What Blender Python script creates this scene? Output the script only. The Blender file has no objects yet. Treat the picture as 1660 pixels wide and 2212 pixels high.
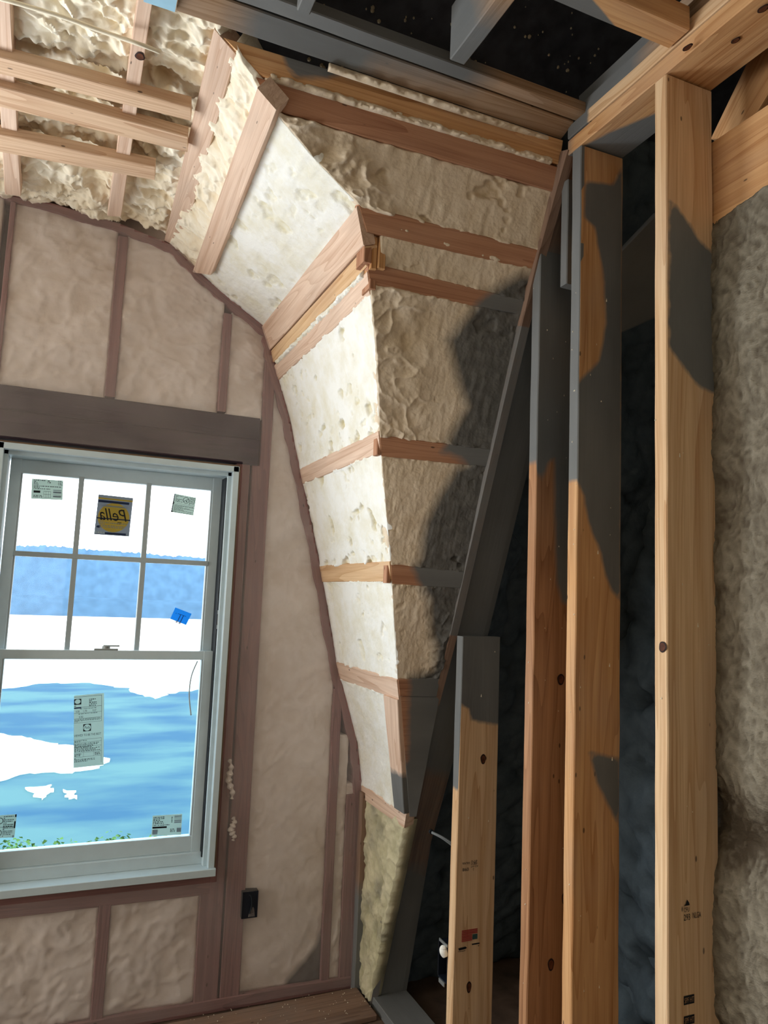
import bpy, bmesh, math, random
import numpy as np
from mathutils import Vector, Matrix
C = bpy.context.scene.collection
scn = bpy.context.scene

# ---------------------------------------------------------------- camera
F_PX, YAW, PITCH, ROLL = 1616.8, .40332, .11236, .04087
cam = bpy.data.cameras.new('camera'); camo = bpy.data.objects.new('camera', cam); C.objects.link(camo)
cam.sensor_fit = 'VERTICAL'; cam.sensor_height = 24; cam.lens = F_PX/2212*24; cam.clip_start = .05; cam.clip_end = 600
fw = Vector((math.sin(YAW)*math.cos(PITCH), math.cos(YAW)*math.cos(PITCH), math.sin(PITCH)))
rt = Vector((math.cos(YAW), -math.sin(YAW), 0)); up = rt.cross(fw)
r2 = math.cos(ROLL)*rt + math.sin(ROLL)*up; u2 = -math.sin(ROLL)*rt + math.cos(ROLL)*up
camo.matrix_world = Matrix(((r2.x, u2.x, -fw.x, 0), (r2.y, u2.y, -fw.y, 0), (r2.z, u2.z, -fw.z, 1.5), (0, 0, 0, 1)))
scn.camera = camo

# ---------------------------------------------------------------- daylight, added fill and exposure
SKY = 5.0
w = bpy.data.worlds.new('sky'); scn.world = w; w.use_nodes = True
nt = w.node_tree; bg = nt.nodes['Background']
tc = nt.nodes.new('ShaderNodeTexCoord'); mp = nt.nodes.new('ShaderNodeMapping'); mp.inputs['Scale'].default_value = (1, 1, 3)
nz = nt.nodes.new('ShaderNodeTexNoise'); nz.inputs['Scale'].default_value = 3; nz.inputs['Detail'].default_value = 5
cr = nt.nodes.new('ShaderNodeValToRGB'); cr.color_ramp.elements[0].position = .35; cr.color_ramp.elements[0].color = (.80, .90, 1, 1)
cr.color_ramp.elements[1].position = .55; cr.color_ramp.elements[1].color = (1, .99, .97, 1)
nt.links.new(tc.outputs['Generated'], mp.inputs[0]); nt.links.new(mp.outputs[0], nz.inputs[0]); nt.links.new(nz.outputs[0], cr.inputs[0])
nt.links.new(cr.outputs[0], bg.inputs[0]); bg.inputs[1].default_value = SKY
def rect_light(loc, rot, sx, sy, power, col, portal=False):
    l = bpy.data.lights.new('daylight_and_fill', 'AREA'); l.shape = 'RECTANGLE'; l.size = sx; l.size_y = sy
    l.energy = power; l.color = col; l.cycles.is_portal = portal
    o = bpy.data.objects.new('daylight_and_fill', l); C.objects.link(o); o.location = loc; o.rotation_euler = rot
    return o
# daylight through the window in view (portal) and the second gable window left of the frame; plus two added fill lamps
rect_light((.19, 3.0, 1.22), (math.radians(90), 0, math.pi), .72, 1.4, 1, (1, 1, 1), True)
rect_light((-1.15, 2.79, 1.45), (math.radians(-90), 0, 0), 1.1, 1.5, 82, (.88, .95, 1))
rect_light((-2.42, 2.05, 1.45), (0, math.radians(-90), 0), 1.3, 1.3, 36, (1, .98, .95))  # added lamp by the left wall, brightens stud edges and vault
rect_light((-.7, -2.4, 1.7), (math.radians(90), 0, 0), 1.5, 1.4, 8.5, (1, .96, .90))  # added weak fill behind the camera, no window there
scn.view_settings.view_transform = 'Standard'; scn.view_settings.look = 'None'
scn.view_settings.gamma = 1; scn.view_settings.use_curve_mapping = False; scn.view_settings.exposure = 0.0

# ---------------------------------------------------------------- numpy noise
def _h(i, j, k, s):
    n = (i*374761393 + j*668265263 + k*2147483647*3 + s*1274126177) & 0xffffffff
    n = ((n ^ (n >> 13))*1274126177) & 0xffffffff
    return ((n ^ (n >> 16)) & 0xffffff)/float(0xffffff)
def vn(p, s=0):
    f = np.floor(p).astype(np.int64); t = p-f; t = t*t*(3-2*t); r = 0
    for a in (0, 1):
        for b in (0, 1):
            for c in (0, 1):
                wgt = (t[..., 0] if a else 1-t[..., 0])*(t[..., 1] if b else 1-t[..., 1])*(t[..., 2] if c else 1-t[..., 2])
                r = r + wgt*_h(f[..., 0]+a, f[..., 1]+b, f[..., 2]+c, s)
    return r*2-1
def fbm(p, o=4, s=0):
    r = 0; a = .5
    for k in range(o):
        r = r + a*vn(p*2**k + 7.3*k, s+k); a *= .5
    return r
def worley(p, s=0):
    f = np.floor(p).astype(np.int64); d1 = np.full(p.shape[:-1], 9.); d2 = d1.copy()
    for a in (-1, 0, 1):
        for b in (-1, 0, 1):
            for c in (-1, 0, 1):
                g = f + np.array([a, b, c])
                q = np.stack([g[..., i] + _h(g[..., 0], g[..., 1], g[..., 2], s+11*i) for i in range(3)], -1)
                d = np.linalg.norm(p-q, axis=-1)
                d2 = np.minimum(d2, np.maximum(d, d1)); d1 = np.minimum(d1, d)
    return d1, d2
def sstep(a, b, x):
    t = np.clip((x-a)/(b-a), 0, 1); return t*t*(3-2*t)
def sdpoly(P, poly):
    """signed distance to a polygon in metres, + inside"""
    x, y = P[..., 0], P[..., 1]; d = np.full(x.shape, 1e9); ins = np.zeros(x.shape, bool); n = len(poly)
    for i in range(n):
        ax, ay = poly[i]; bx, by = poly[(i+1) % n]; ex, ey = bx-ax, by-ay
        t = np.clip(((x-ax)*ex+(y-ay)*ey)/(ex*ex+ey*ey+1e-12), 0, 1)
        d = np.minimum(d, np.hypot(x-ax-t*ex, y-ay-t*ey))
        c = ((ay > y) != (by > y)) & (x < (bx-ax)*(y-ay)/((by-ay) if by != ay else 1e-12)+ax); ins ^= c
    return np.where(ins, d, -d)

# ---------------------------------------------------------------- materials
class NT:
    def __init__(s, name):
        s.m = bpy.data.materials.new(name); s.m.use_nodes = True; s.t = s.m.node_tree; s.b = s.t.nodes['Principled BSDF']
    def n(s, t, **k):
        q = s.t.nodes.new('ShaderNode'+t)
        for a, b in k.items():
            if a[0] == '_': setattr(q, a[1:], b)
            else: q.inputs[int(a[1:]) if a[1:].isdigit() else a.replace('_', ' ')].default_value = b
        return q
    def l(s, a, b): s.t.links.new(a, b)
    def math(s, op, a, b=None, c=None):
        q = s.t.nodes.new('ShaderNodeMath'); q.operation = op
        for i, v in enumerate((a, b, c)):
            if v is None: continue
            if isinstance(v, (int, float)): q.inputs[i].default_value = v
            else: s.l(v, q.inputs[i])
        return q.outputs[0]
    def mix(s, f, a, b, mode='MIX'):
        q = s.t.nodes.new('ShaderNodeMix'); q.data_type = 'RGBA'; q.blend_type = mode
        for i, v in ((0, f), (6, a), (7, b)):
            if isinstance(v, (int, float)): q.inputs[i].default_value = v
            elif isinstance(v, tuple): q.inputs[i].default_value = (*v, 1)
            else: s.l(v, q.inputs[i])
        return q.outputs[2]
    def rng(s, v, a, b, c=0, d=1):
        q = s.t.nodes.new('ShaderNodeMapRange'); s.l(v, q.inputs[0])
        for i, x in enumerate((a, b, c, d)): q.inputs[i+1].default_value = x
        return q.outputs[0]
def hexc(h):
    c = [int(h[i:i+2], 16)/255 for i in (0, 2, 4)]
    return tuple(x/12.92 if x < .04045 else ((x+.055)/1.055)**2.4 for x in c)
def grey_mask(q, soft, wob, scale=30):
    a = q.n('Attribute', _attribute_name='paint'); o = q.n('TexCoord')  # 'paint' attribute: positive inside the grey areas
    z = q.n('TexNoise'); z.inputs['Scale'].default_value = scale; z.inputs['Detail'].default_value = 5
    q.l(o.outputs['Object'], z.inputs[0])
    v = q.math('ADD', a.outputs['Fac'], q.math('MULTIPLY', q.math('SUBTRACT', z.outputs[0], .5), wob))
    return q.rng(v, -soft, soft)
def wood(name, light, dark, paint='6a6b6a', soft=.006, wob=.02, rough=.75, stain=.25):  # paint: grey tone mixed in by grey_mask
    q = NT(name); a = q.n('Attribute', _attribute_name='gr')
    m1 = q.n('Mapping'); m1.inputs['Scale'].default_value = (1.3, 26, 26); q.l(a.outputs['Vector'], m1.inputs[0])
    n1 = q.n('TexNoise'); n1.inputs['Scale'].default_value = 1.6; n1.inputs['Detail'].default_value = 5; q.l(m1.outputs[0], n1.inputs[0])
    m2 = q.n('Mapping'); m2.inputs['Scale'].default_value = (.5, 9, 9); q.l(a.outputs['Vector'], m2.inputs[0])
    n2 = q.n('TexNoise'); n2.inputs['Scale'].default_value = 1.; n2.inputs['Detail'].default_value = 2; n2.inputs['Distortion'].default_value = .6; q.l(m2.outputs[0], n2.inputs[0])
    rings = q.math('FRACT', q.math('MULTIPLY', n2.outputs[0], 13.))
    rings = q.math('POWER', rings, 2.5)
    m3 = q.n('Mapping'); m3.inputs['Scale'].default_value = (6, 220, 220); q.l(a.outputs['Vector'], m3.inputs[0])
    n3 = q.n('TexNoise'); n3.inputs['Scale'].default_value = 1.; n3.inputs['Detail'].default_value = 2; q.l(m3.outputs[0], n3.inputs[0])
    f = q.math('ADD', q.math('MULTIPLY', q.rng(n1.outputs[0], .3, .7), .45), q.math('MULTIPLY', rings, .42))
    f = q.math('ADD', f, q.math('MULTIPLY', q.rng(n3.outputs[0], .4, .75), .25))
    col = q.mix(f, hexc(light), hexc(dark))
    # small nail holes and pitch flecks
    m4 = q.n('Mapping'); m4.inputs['Scale'].default_value = (9, 22, 22); q.l(a.outputs['Vector'], m4.inputs[0])
    v = q.n('TexVoronoi'); v.inputs['Scale'].default_value = 1.; q.l(m4.outputs[0], v.inputs[0])
    col = q.mix(q.math('MULTIPLY', q.rng(v.outputs[0], .07, .045), .75), col, hexc('2a1c16'))
    m5 = q.n('Mapping'); m5.inputs['Scale'].default_value = (3, 8, 8); q.l(a.outputs['Vector'], m5.inputs[0])
    n5 = q.n('TexNoise'); n5.inputs['Scale'].default_value = 1.; n5.inputs['Detail'].default_value = 6; q.l(m5.outputs[0], n5.inputs[0])
    col = q.mix(q.math('MULTIPLY', q.rng(n5.outputs[0], .48, .75), stain), col, hexc('b9a596'))
    pm = grey_mask(q, soft, wob); pc = q.mix(q.rng(n5.outputs[0], .35, .65), hexc(paint), tuple(x*1.25 for x in hexc(paint)))
    col = q.mix(pm, col, pc); q.l(col, q.b.inputs['Base Color'])
    q.b.inputs['Roughness'].default_value = rough; q.b.inputs['Specular IOR Level'].default_value = .25
    bp = q.n('Bump'); bp.inputs['Strength'].default_value = .35; bp.inputs['Distance'].default_value = .0012
    q.l(q.math('ADD', q.math('MULTIPLY', f, -1), n5.outputs[0]), bp.inputs['Height']); q.l(bp.outputs[0], q.b.inputs['Normal'])
    return q.m
def foam(name, base, deep, paint='5f5e5b', soft=.012, wob=.010, bump=.6, scale=150, streak=(1, 1, 1)):  # paint: grey tone mixed in by grey_mask
    q = NT(name); o = q.n('TexCoord'); mp = q.n('Mapping'); mp.inputs['Scale'].default_value = streak; q.l(o.outputs['Object'], mp.inputs[0])
    n1 = q.n('TexNoise'); n1.inputs['Scale'].default_value = 9; n1.inputs['Detail'].default_value = 8; n1.inputs['Roughness'].default_value = .65; q.l(mp.outputs[0], n1.inputs[0])
    n2 = q.n('TexNoise'); n2.inputs['Scale'].default_value = scale; n2.inputs['Detail'].default_value = 4; q.l(mp.outputs[0], n2.inputs[0])
    n3 = q.n('TexNoise'); n3.inputs['Scale'].default_value = 33; n3.inputs['Detail'].default_value = 6; q.l(mp.outputs[0], n3.inputs[0])
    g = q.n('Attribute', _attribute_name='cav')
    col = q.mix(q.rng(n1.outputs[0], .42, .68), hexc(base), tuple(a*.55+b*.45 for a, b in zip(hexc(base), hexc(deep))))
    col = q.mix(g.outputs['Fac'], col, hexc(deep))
    pm = grey_mask(q, soft, wob, 14); col = q.mix(pm, col, q.mix(q.rng(n3.outputs[0], .4, .6), hexc(paint), tuple(x*1.3 for x in hexc(paint))))
    q.l(col, q.b.inputs['Base Color']); q.b.inputs['Roughness'].default_value = .85; q.b.inputs['Specular IOR Level'].default_value = .2
    bp = q.n('Bump'); bp.inputs['Strength'].default_value = bump; bp.inputs['Distance'].default_value = .004
    q.l(q.math('ADD', q.math('MULTIPLY', n2.outputs[0], .5), n3.outputs[0]), bp.inputs['Height']); q.l(bp.outputs[0], q.b.inputs['Normal'])
    return q.m
def flat(name, col, rough=.5, var=0., spec=.3, scale=20, metal=0):
    q = NT(name); o = q.n('TexCoord'); n = q.n('TexNoise'); n.inputs['Scale'].default_value = scale; n.inputs['Detail'].default_value = 5
    q.l(o.outputs['Object'], n.inputs[0]); c = hexc(col)
    q.l(q.mix(q.rng(n.outputs[0], .35, .65), tuple(x*(1-var) for x in c), tuple(min(1, x*(1+var)) for x in c)), q.b.inputs['Base Color'])
    q.b.inputs['Roughness'].default_value = rough; q.b.inputs['Specular IOR Level'].default_value = spec; q.b.inputs['Metallic'].default_value = metal
    return q.m
M = dict(
    tan=wood('tan_pine', 'dec0a2', 'b08868'),
    pine=wood('pine', 'e8c8a0', 'bb8c60'), orange=wood('orange_pine', 'dcae7c', 'a97344', soft=.006, wob=.008),
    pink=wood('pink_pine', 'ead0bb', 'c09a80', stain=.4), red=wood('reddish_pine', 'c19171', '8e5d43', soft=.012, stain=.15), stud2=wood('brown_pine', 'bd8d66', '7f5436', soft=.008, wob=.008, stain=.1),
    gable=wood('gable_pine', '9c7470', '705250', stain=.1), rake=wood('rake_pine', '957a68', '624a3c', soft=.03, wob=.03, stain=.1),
    header=wood('header_pine', '3b2c38', '1e151d', stain=.1), greyw=wood('coated_pine', 'b0947a', '80603f', soft=.05, wob=.03),
    bright=foam('lit_foam', 'f3f3ee', 'd8cda4'), shade=foam('shaded_foam', 'e6d6bf', 'bea680', soft=.02),  # one spray foam in two tones, a lit copy and a shaded copy
    lumpy=foam('billowed_foam', 'f7efdc', 'dfc79c', bump=.35), gfoam=foam('gable_foam', 'efe8de', 'd4c6b2', bump=.3),
    black=foam('coated_foam', '56626a', '181e22', bump=.8, scale=90), corner=foam('corner_foam', 'cfc6a6', '8f8a63', soft=.05),
    wool=foam('wool', '8f8776', '51473a', bump=1.6, scale=160, streak=(1, .8, 1.6)),
    dark=flat('black_coating', '34353a', .75, .3, .2), floor=flat('subfloor', '5b4a3e', .8, .35, .2, 8),
    white=flat('window_white', 'c2d3da', .35, .03, .4), white2=flat('window_shade', 'a8b4b8', .4, .03, .4), seal=flat('seal', '20262c', .6),
    ink=flat('ink', '14181e', .6), red_ink=flat('red_ink', 'a8403a', .8), green_ink=flat('green_ink', '34504e', .8),
    box=flat('box_plastic', '131a26', .45, .1, .4), cable=flat('cable_grey', '858c90', .5, .1),
    cream=flat('cream', 'e9dfc8', .8, .05), tape=flat('blue_tape', '9cc6dc', .6, .05), steel=flat('steel', '9aa0a0', .4, .05, .5, 20, .6),
    knot=flat('knot', '5c3420', .7, .4, .2, 60), knotd=flat('knot_rim', '2a150e', .7), pineflat=flat('plain_pine', 'b98d66', .8, .15),
    outwall=flat('sheathing', '6e5a48', .9, .1), drywall=flat('room_lining', 'cfc3ad', .9, .05))
def film_mat():
    q = NT('clear_sheeting'); t = q.t; out = t.nodes['Material Output']
    tr = q.n('BsdfTransparent'); tr.inputs[0].default_value = (.93, .91, .92, 1)
    o = q.n('TexCoord'); n = q.n('TexNoise'); n.inputs['Scale'].default_value = 2.5; n.inputs['Detail'].default_value = 4; n.inputs['Distortion'].default_value = 1; q.l(o.outputs['Object'], n.inputs[0])
    q.b.inputs['Base Color'].default_value = (*hexc('cfc6c2'), 1); q.b.inputs['Roughness'].default_value = .42; q.b.inputs['Specular IOR Level'].default_value = .6
    mx = q.n('MixShader'); q.l(q.rng(n.outputs[0], .3, .7, .13, .27), mx.inputs[0]); q.l(tr.outputs[0], mx.inputs[1]); q.l(q.b.outputs[0], mx.inputs[2]); q.l(mx.outputs[0], out.inputs[0])
    return q.m
def backlit(name, col, tr=.5):
    q = NT(name); out = q.t.nodes['Material Output']; t = q.n('BsdfTranslucent'); t.inputs[0].default_value = (*hexc(col), 1)
    q.b.inputs['Base Color'].default_value = (*hexc(col), 1); q.b.inputs['Roughness'].default_value = .6; mx = q.n('MixShader'); mx.inputs[0].default_value = tr
    q.l(q.b.outputs[0], mx.inputs[1]); q.l(t.outputs[0], mx.inputs[2]); q.l(mx.outputs[0], out.inputs[0]); return q.m
for a_, b_, c_ in (('paper', 'c9d6d0', .55), ('navy', '2a3a5c', .5), ('yellow', 'dcc050', .5), ('greyp', '949ea8', .42), ('blue', '3fa6e0', .7)): M[a_] = backlit(a_ + '_print', b_, c_)
def glass_mat(name, tint):
    q = NT(name); t = q.t; out = t.nodes['Material Output']
    tr = q.n('BsdfTransparent'); tr.inputs[0].default_value = (*tint, 1); gl = q.n('BsdfGlossy'); gl.inputs['Roughness'].default_value = .03
    fr = q.n('Fresnel'); mx = q.n('MixShader'); q.l(q.math('MULTIPLY', fr.outputs[0], .6), mx.inputs[0]); q.l(tr.outputs[0], mx.inputs[1]); q.l(gl.outputs[0], mx.inputs[2]); q.l(mx.outputs[0], out.inputs[0])
    return q.m
M['film'] = film_mat(); M['glass'] = glass_mat('window_glass', (.95, .97, .98)); M['glassb'] = glass_mat('filmed_glass', (.80, .93, 1.))

# ---------------------------------------------------------------- builders
def tag(o, label=None, cat=None, group=None, kind=None):
    if label: o['label'] = label
    if cat: o['category'] = cat
    if group: o['group'] = group
    if kind: o['kind'] = kind
    return o
def empty(name, loc=(0, 0, 0), **k):
    o = bpy.data.objects.new(name, None); C.objects.link(o); o.location = loc; o.empty_display_size = .1; return tag(o, **k)
def link(name, me, mat, parent=None, **k):
    if mat is not None: me.materials.append(M[mat] if isinstance(mat, str) else mat)
    o = bpy.data.objects.new(name, me); C.objects.link(o)
    if parent is not None:
        o.parent = parent; o.matrix_parent_inverse = Matrix.Translation(-Vector(parent.location))
    return tag(o, **k)
def mesh(name, V, Fc, attrs=None, smooth=False, recalc=True):
    me = bpy.data.meshes.new(name); me.from_pydata([tuple(v) for v in V], [], Fc)
    for k, (ty, dat) in (attrs or {}).items():
        at = me.attributes.new(k, ty, 'POINT'); at.data.foreach_set('vector' if ty == 'FLOAT_VECTOR' else 'value', np.asarray(dat, np.float32).ravel())
    if recalc:
        bm = bmesh.new(); bm.from_mesh(me); bmesh.ops.recalc_face_normals(bm, faces=bm.faces); bm.to_mesh(me); bm.free()
    if smooth: me.polygons.foreach_set('use_smooth', [True]*len(me.polygons))
    me.update(); return me
_seed = [1]
def board(name, A, B, mat, parent=None, paint=None, nl=10, na=4, bev=.0025, wob=.0008, **k):
    """lumber: A, B = four corners of the start and end section (around); across = 0>1, depth = 1>2"""
    A = np.array(A, float); B = np.array(B, float); _seed[0] += 1; sd = _seed[0]*3.71
    wd = np.linalg.norm(A[1]-A[0]); dp = np.linalg.norm(A[2]-A[1]); L = np.linalg.norm(B.mean(0)-A.mean(0)); e = min(.3, bev/wd); g = min(.3, bev/dp)
    mid = [e+(1-2*e)*i/na for i in range(na+1)]
    sec = [(s, 0) for s in mid] + [(1, g), (1, .5), (1, 1-g)] + [(s, 1) for s in mid[::-1]] + [(0, 1-g), (0, .5), (0, g)]
    S = np.array(sec); n = len(sec); T = np.linspace(0, 1, nl+1); V = []; gr = []
    for t in T:
        Q = A*(1-t)+B*t; s = S[:, :1]; d = S[:, 1:]
        P = (1-s)*(1-d)*Q[0]+s*(1-d)*Q[1]+s*d*Q[2]+(1-s)*d*Q[3]
        V.append(P); gr.append(np.stack([np.full(n, t*L+sd), S[:, 0]*wd+sd*.37, S[:, 1]*dp], 1))
    V = np.concatenate(V); gr = np.concatenate(gr)
    if wob: V = V + wob*np.stack([vn(V*9+i*31+sd) for i in range(3)], 1)
    Fc = [(i*n+j, i*n+(j+1) % n, (i+1)*n+(j+1) % n, (i+1)*n+j) for i in range(nl) for j in range(n)]
    Fc += [tuple(range(n))[::-1], tuple(nl*n+i for i in range(n))]
    pa = paint(V) if callable(paint) else np.full(len(V), 1. if paint else -1.)
    return link(name, mesh(name, V, Fc, {'gr': ('FLOAT_VECTOR', gr), 'paint': ('FLOAT', pa)}), mat, parent, **k)
def box(name, x0, x1, y0, y1, z0, z1, mat, axis=2, parent=None, **k):
    if axis == 2: A = [(x0, y0, z0), (x1, y0, z0), (x1, y1, z0), (x0, y1, z0)]; d = (0, 0, z1-z0)
    elif axis == 0: A = [(x0, y0, z0), (x0, y0, z1), (x0, y1, z1), (x0, y1, z0)]; d = (x1-x0, 0, 0)
    else: A = [(x0, y0, z0), (x1, y0, z0), (x1, y0, z1), (x0, y0, z1)]; d = (0, y1-y0, 0)
    return board(name, A, [tuple(np.add(p, d)) for p in A], mat, parent, **k)
def plain(name, boxes, mat, parent=None, **k):
    V = []; Fc = []
    for (x0, x1, y0, y1, z0, z1) in boxes:
        b = len(V); V += [(x, y, z) for x in (x0, x1) for y in (y0, y1) for z in (z0, z1)]
        Fc += [tuple(b+i for i in f) for f in ((0, 1, 3, 2), (4, 6, 7, 5), (0, 4, 5, 1), (2, 3, 7, 6), (0, 2, 6, 4), (1, 5, 7, 3))]
    return link(name, mesh(name, V, Fc), mat, parent, **k)
def quadboard(name, q, depth, mat, parent=None, **k):
    """q = start-edge1, start-edge2, end-edge1, end-edge2 of the seen face; depth vector points away from the room"""
    a0, a1, b0, b1 = (np.array(x, float) for x in q); d = np.array(depth, float)
    return board(name, [a0, a1, a1+d, a0+d], [b0, b1, b1+d, b0+d], mat, parent, **k)
def panel(name, fn, nu, nv, nrm, disp, mat, parent=None, thick=.05, paint=None, cav=None, edge=.0, rag=0, **k):
    """foam surface: fn(u, v) > points; displaced towards nrm (the room); closed with a back"""
    u, v = np.meshgrid(np.linspace(0, 1, nu), np.linspace(0, 1, nv), indexing='ij'); P = fn(u, v); N = np.array(nrm, float)
    N = N/np.linalg.norm(N) if N.ndim == 1 else N
    D, cv = disp(P, u, v)
    if rag:
        W_ = np.linalg.norm(P[:, -1]-P[:, 0], axis=-1)[:, None]; m = np.minimum(v, 1-v)*W_
        nz_ = fbm(P*np.array([34, 34, 34.]), 4, 77); D = D - .022*np.exp(-(m/.007)**2) + np.exp(-(m/.02)**2)*(.004+.016*nz_)
    if edge:
        m = np.minimum(np.minimum(u, 1-u)*nu, np.minimum(v, 1-v)*nv); D = D - edge*np.exp(-m/3.)
    Q = P + N*D[..., None]; Bk = P - N*thick
    V = np.concatenate([Q.reshape(-1, 3), Bk.reshape(-1, 3)]); ofs = nu*nv
    i, j = np.meshgrid(np.arange(nu-1), np.arange(nv-1), indexing='ij'); a = (i*nv+j).ravel(); Fq = np.stack([a, a+nv, a+nv+1, a+1], 1)
    rim = [x*nv for x in range(nu)] + [(nu-1)*nv+y for y in range(1, nv)] + [x*nv+nv-1 for x in range(nu-2, -1, -1)] + [y for y in range(nv-2, 0, -1)]
    Fc = [tuple(int(t) for t in f) for f in Fq]
    Fc += [(rim[k2], rim[k2-1], rim[k2-1]+ofs, rim[k2]+ofs) for k2 in range(len(rim))]
    Fc.append(tuple(r+ofs for r in rim))
    c = np.concatenate([cv.ravel(), np.zeros(ofs)]); pa = paint(V) if callable(paint) else np.full(len(V), 1. if paint else -1.)
    me = mesh(name, V, Fc, {'paint': ('FLOAT', pa), 'cav': ('FLOAT', c)}, smooth=True, recalc=True)
    return link(name, me, mat, parent, **k)
def d_smooth(g=1., s=0, ragged=.0):
    def f(P, u, v):
        h = fbm(P*13, 4, s); c = sstep(.26, .40, h)*g; fine = fbm(P*60, 3, s+5); st = fbm(P*np.array([70, 12, 14.]), 3, s+9)
        c2 = sstep(.22, .34, fbm(P*34, 3, s+13))*sstep(-.1, .25, fbm(P*5, 2, s+17))*g
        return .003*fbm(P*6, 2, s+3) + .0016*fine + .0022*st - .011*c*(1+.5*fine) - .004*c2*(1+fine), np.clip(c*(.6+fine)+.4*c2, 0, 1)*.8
    return f
def d_lumpy(amp=.03, sc=9, s=0):
    def f(P, u, v):
        W = P + .05*np.stack([vn(P*7+i*9, s+i) for i in range(3)], -1)
        a, b = worley(W*np.array([sc, sc*1.3, sc*.8]), s); a2, b2 = worley(W*sc*2.3, s+4)
        h = .65*(1-np.clip(a, 0, 1.2)**1.6)+.25*(1-np.clip(a2, 0, 1.2)**1.5)+.5*fbm(P*14, 4, s)+.12*fbm(P*50, 3, s+2)
        rg = 1-np.abs(fbm(W*np.array([15, 22, 15.]), 3, s+6))*2.6; h = h+.34*np.clip(rg, -.4, 1)**3-.08+.10*fbm(P*90, 2, s+1)
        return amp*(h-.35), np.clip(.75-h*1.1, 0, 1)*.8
    return f
def d_bubble(amp=.02, sc=22, s=0):
    def f(P, u, v):
        W = P + .02*np.stack([vn(P*18+i*9, s+i) for i in range(3)], -1)
        a, b = worley(W*sc, s); h = np.sqrt(np.clip(1-a*a, 0, 1))
        return amp*(h-.6)+amp*1.2*fbm(P*5, 3, s+2), np.clip(1.1-h*1.3, 0, 1)
    return f
ARCH = [(-0.3, 2.87), (0.1, 2.835), (0.289, 2.797), (0.4, 2.71), (0.526, 2.624), (0.685, 2.53), (0.701, 2.43), (0.728, 2.355), (0.785, 2.19), (0.845, 1.975), (0.948, 1.6), (1.035, 1.23), (1.136, 0.92), (1.165, 0.747), (1.18, 0)]
GR = [(0, 2.69), (0.747, 2.418), (1.23, 2.254), (1.6, 2.15), (1.98, 2.035), (2.37, 1.865), (2.51, 1.81), (2.71, 1.755), (2.8, 1.7), (2.9, 1.64)]
RR = [(0, 2.69), (0.766, 2.406), (1.178, 2.262), (1.241, 2.24), (1.537, 2.111), (1.589, 2.09), (1.911, 1.973), (1.962, 1.948), (2.338, 1.8), (2.455, 1.748), (2.504, 1.719), (2.649, 1.659), (2.71, 1.637), (2.783, 1.62), (2.9, 1.57)]
_a = sorted((q, p) for p, q in ARCH)
def Xa(z): return np.interp(z, [q for q, _ in _a], [p for _, p in _a])
def Za(x): return np.interp(x, [p for p, _ in ARCH], [q for _, q in ARCH])
def Yg(z): return np.interp(z, *zip(*GR))
def Yr(z): return np.interp(z, *zip(*RR))
GY = 2.84
def bright_pt(z, s):  # s 0 at the gable, 1 at the groin
    z = np.asarray(z, float); return np.stack([Xa(z)+0*s, GY+(Yg(z)-GY)*s, z+0*s], -1)
def dark_pt(zl, zr, s):
    zl = np.asarray(zl, float); x0 = Xa(zl); z = zl+(zr-zl)*s; y = Yg(zl)+(Yr(zr)-Yg(zl))*s
    return np.stack([x0+(1.18-x0)*s, y, z], -1)

# ---------------------------------------------------------------- structure: shell of the attic room
plain('floor', [(-2.6, 2.6, -2.6, 3.1, -.08, 0)], 'floor', kind='structure')
wg = empty('wall_far', (0, GY, 0), kind='structure')
plain('sheathing', [(-2.6, -.24, 3.0, 3.06, 0, 4.2), (.62, 2.6, 3.0, 3.06, 0, 4.2), (-.24, .62, 3.0, 3.06, 0, .49), (-.24, .62, 3.0, 3.06, 1.98, 4.2)], 'outwall', wg)
plain('wall_left', [(-2.66, -2.6, -2.6, 3.06, 0, 4.2)], 'drywall', kind='structure')
plain('wall_back', [(-2.6, 2.6, -2.66, -2.6, 0, 4.2)], 'drywall', kind='structure')
plain('wall_right', [(2.6, 2.66, -2.6, 3.06, 0, 4.2)], 'outwall', kind='structure')
def slope(name, y0, z0, y1, z1, x0, x1, mat):
    n = np.array([0, z1-z0, y0-y1]); n = n/np.linalg.norm(n)*.06
    V = [(x, y, z) for x in (x0, x1) for (y, z) in ((y0, z0), (y1, z1), (y1+n[1]*1, z1+abs(n[2])), (y0+n[1]*1, z0+abs(n[2])))]
    return link(name, mesh(name, V, [(0, 1, 2, 3), (4, 7, 6, 5), (0, 4, 5, 1), (1, 5, 6, 2), (2, 6, 7, 3), (3, 7, 4, 0)]), mat, kind='structure')
slope('ceiling', 1.97, 2.875, .2, 3.9, .28, 2.6, 'dark')
plain('ceiling.001', [(-2.6, 2.6, -2.6, .25, 3.85, 3.95)], 'drywall', kind='structure')
plain('ceiling.002', [(-2.6, .28, .25, 3.0, 3.05, 3.12), (.22, .28, .25, 2.0, 2.95, 3.9)], 'drywall', kind='structure')

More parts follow.
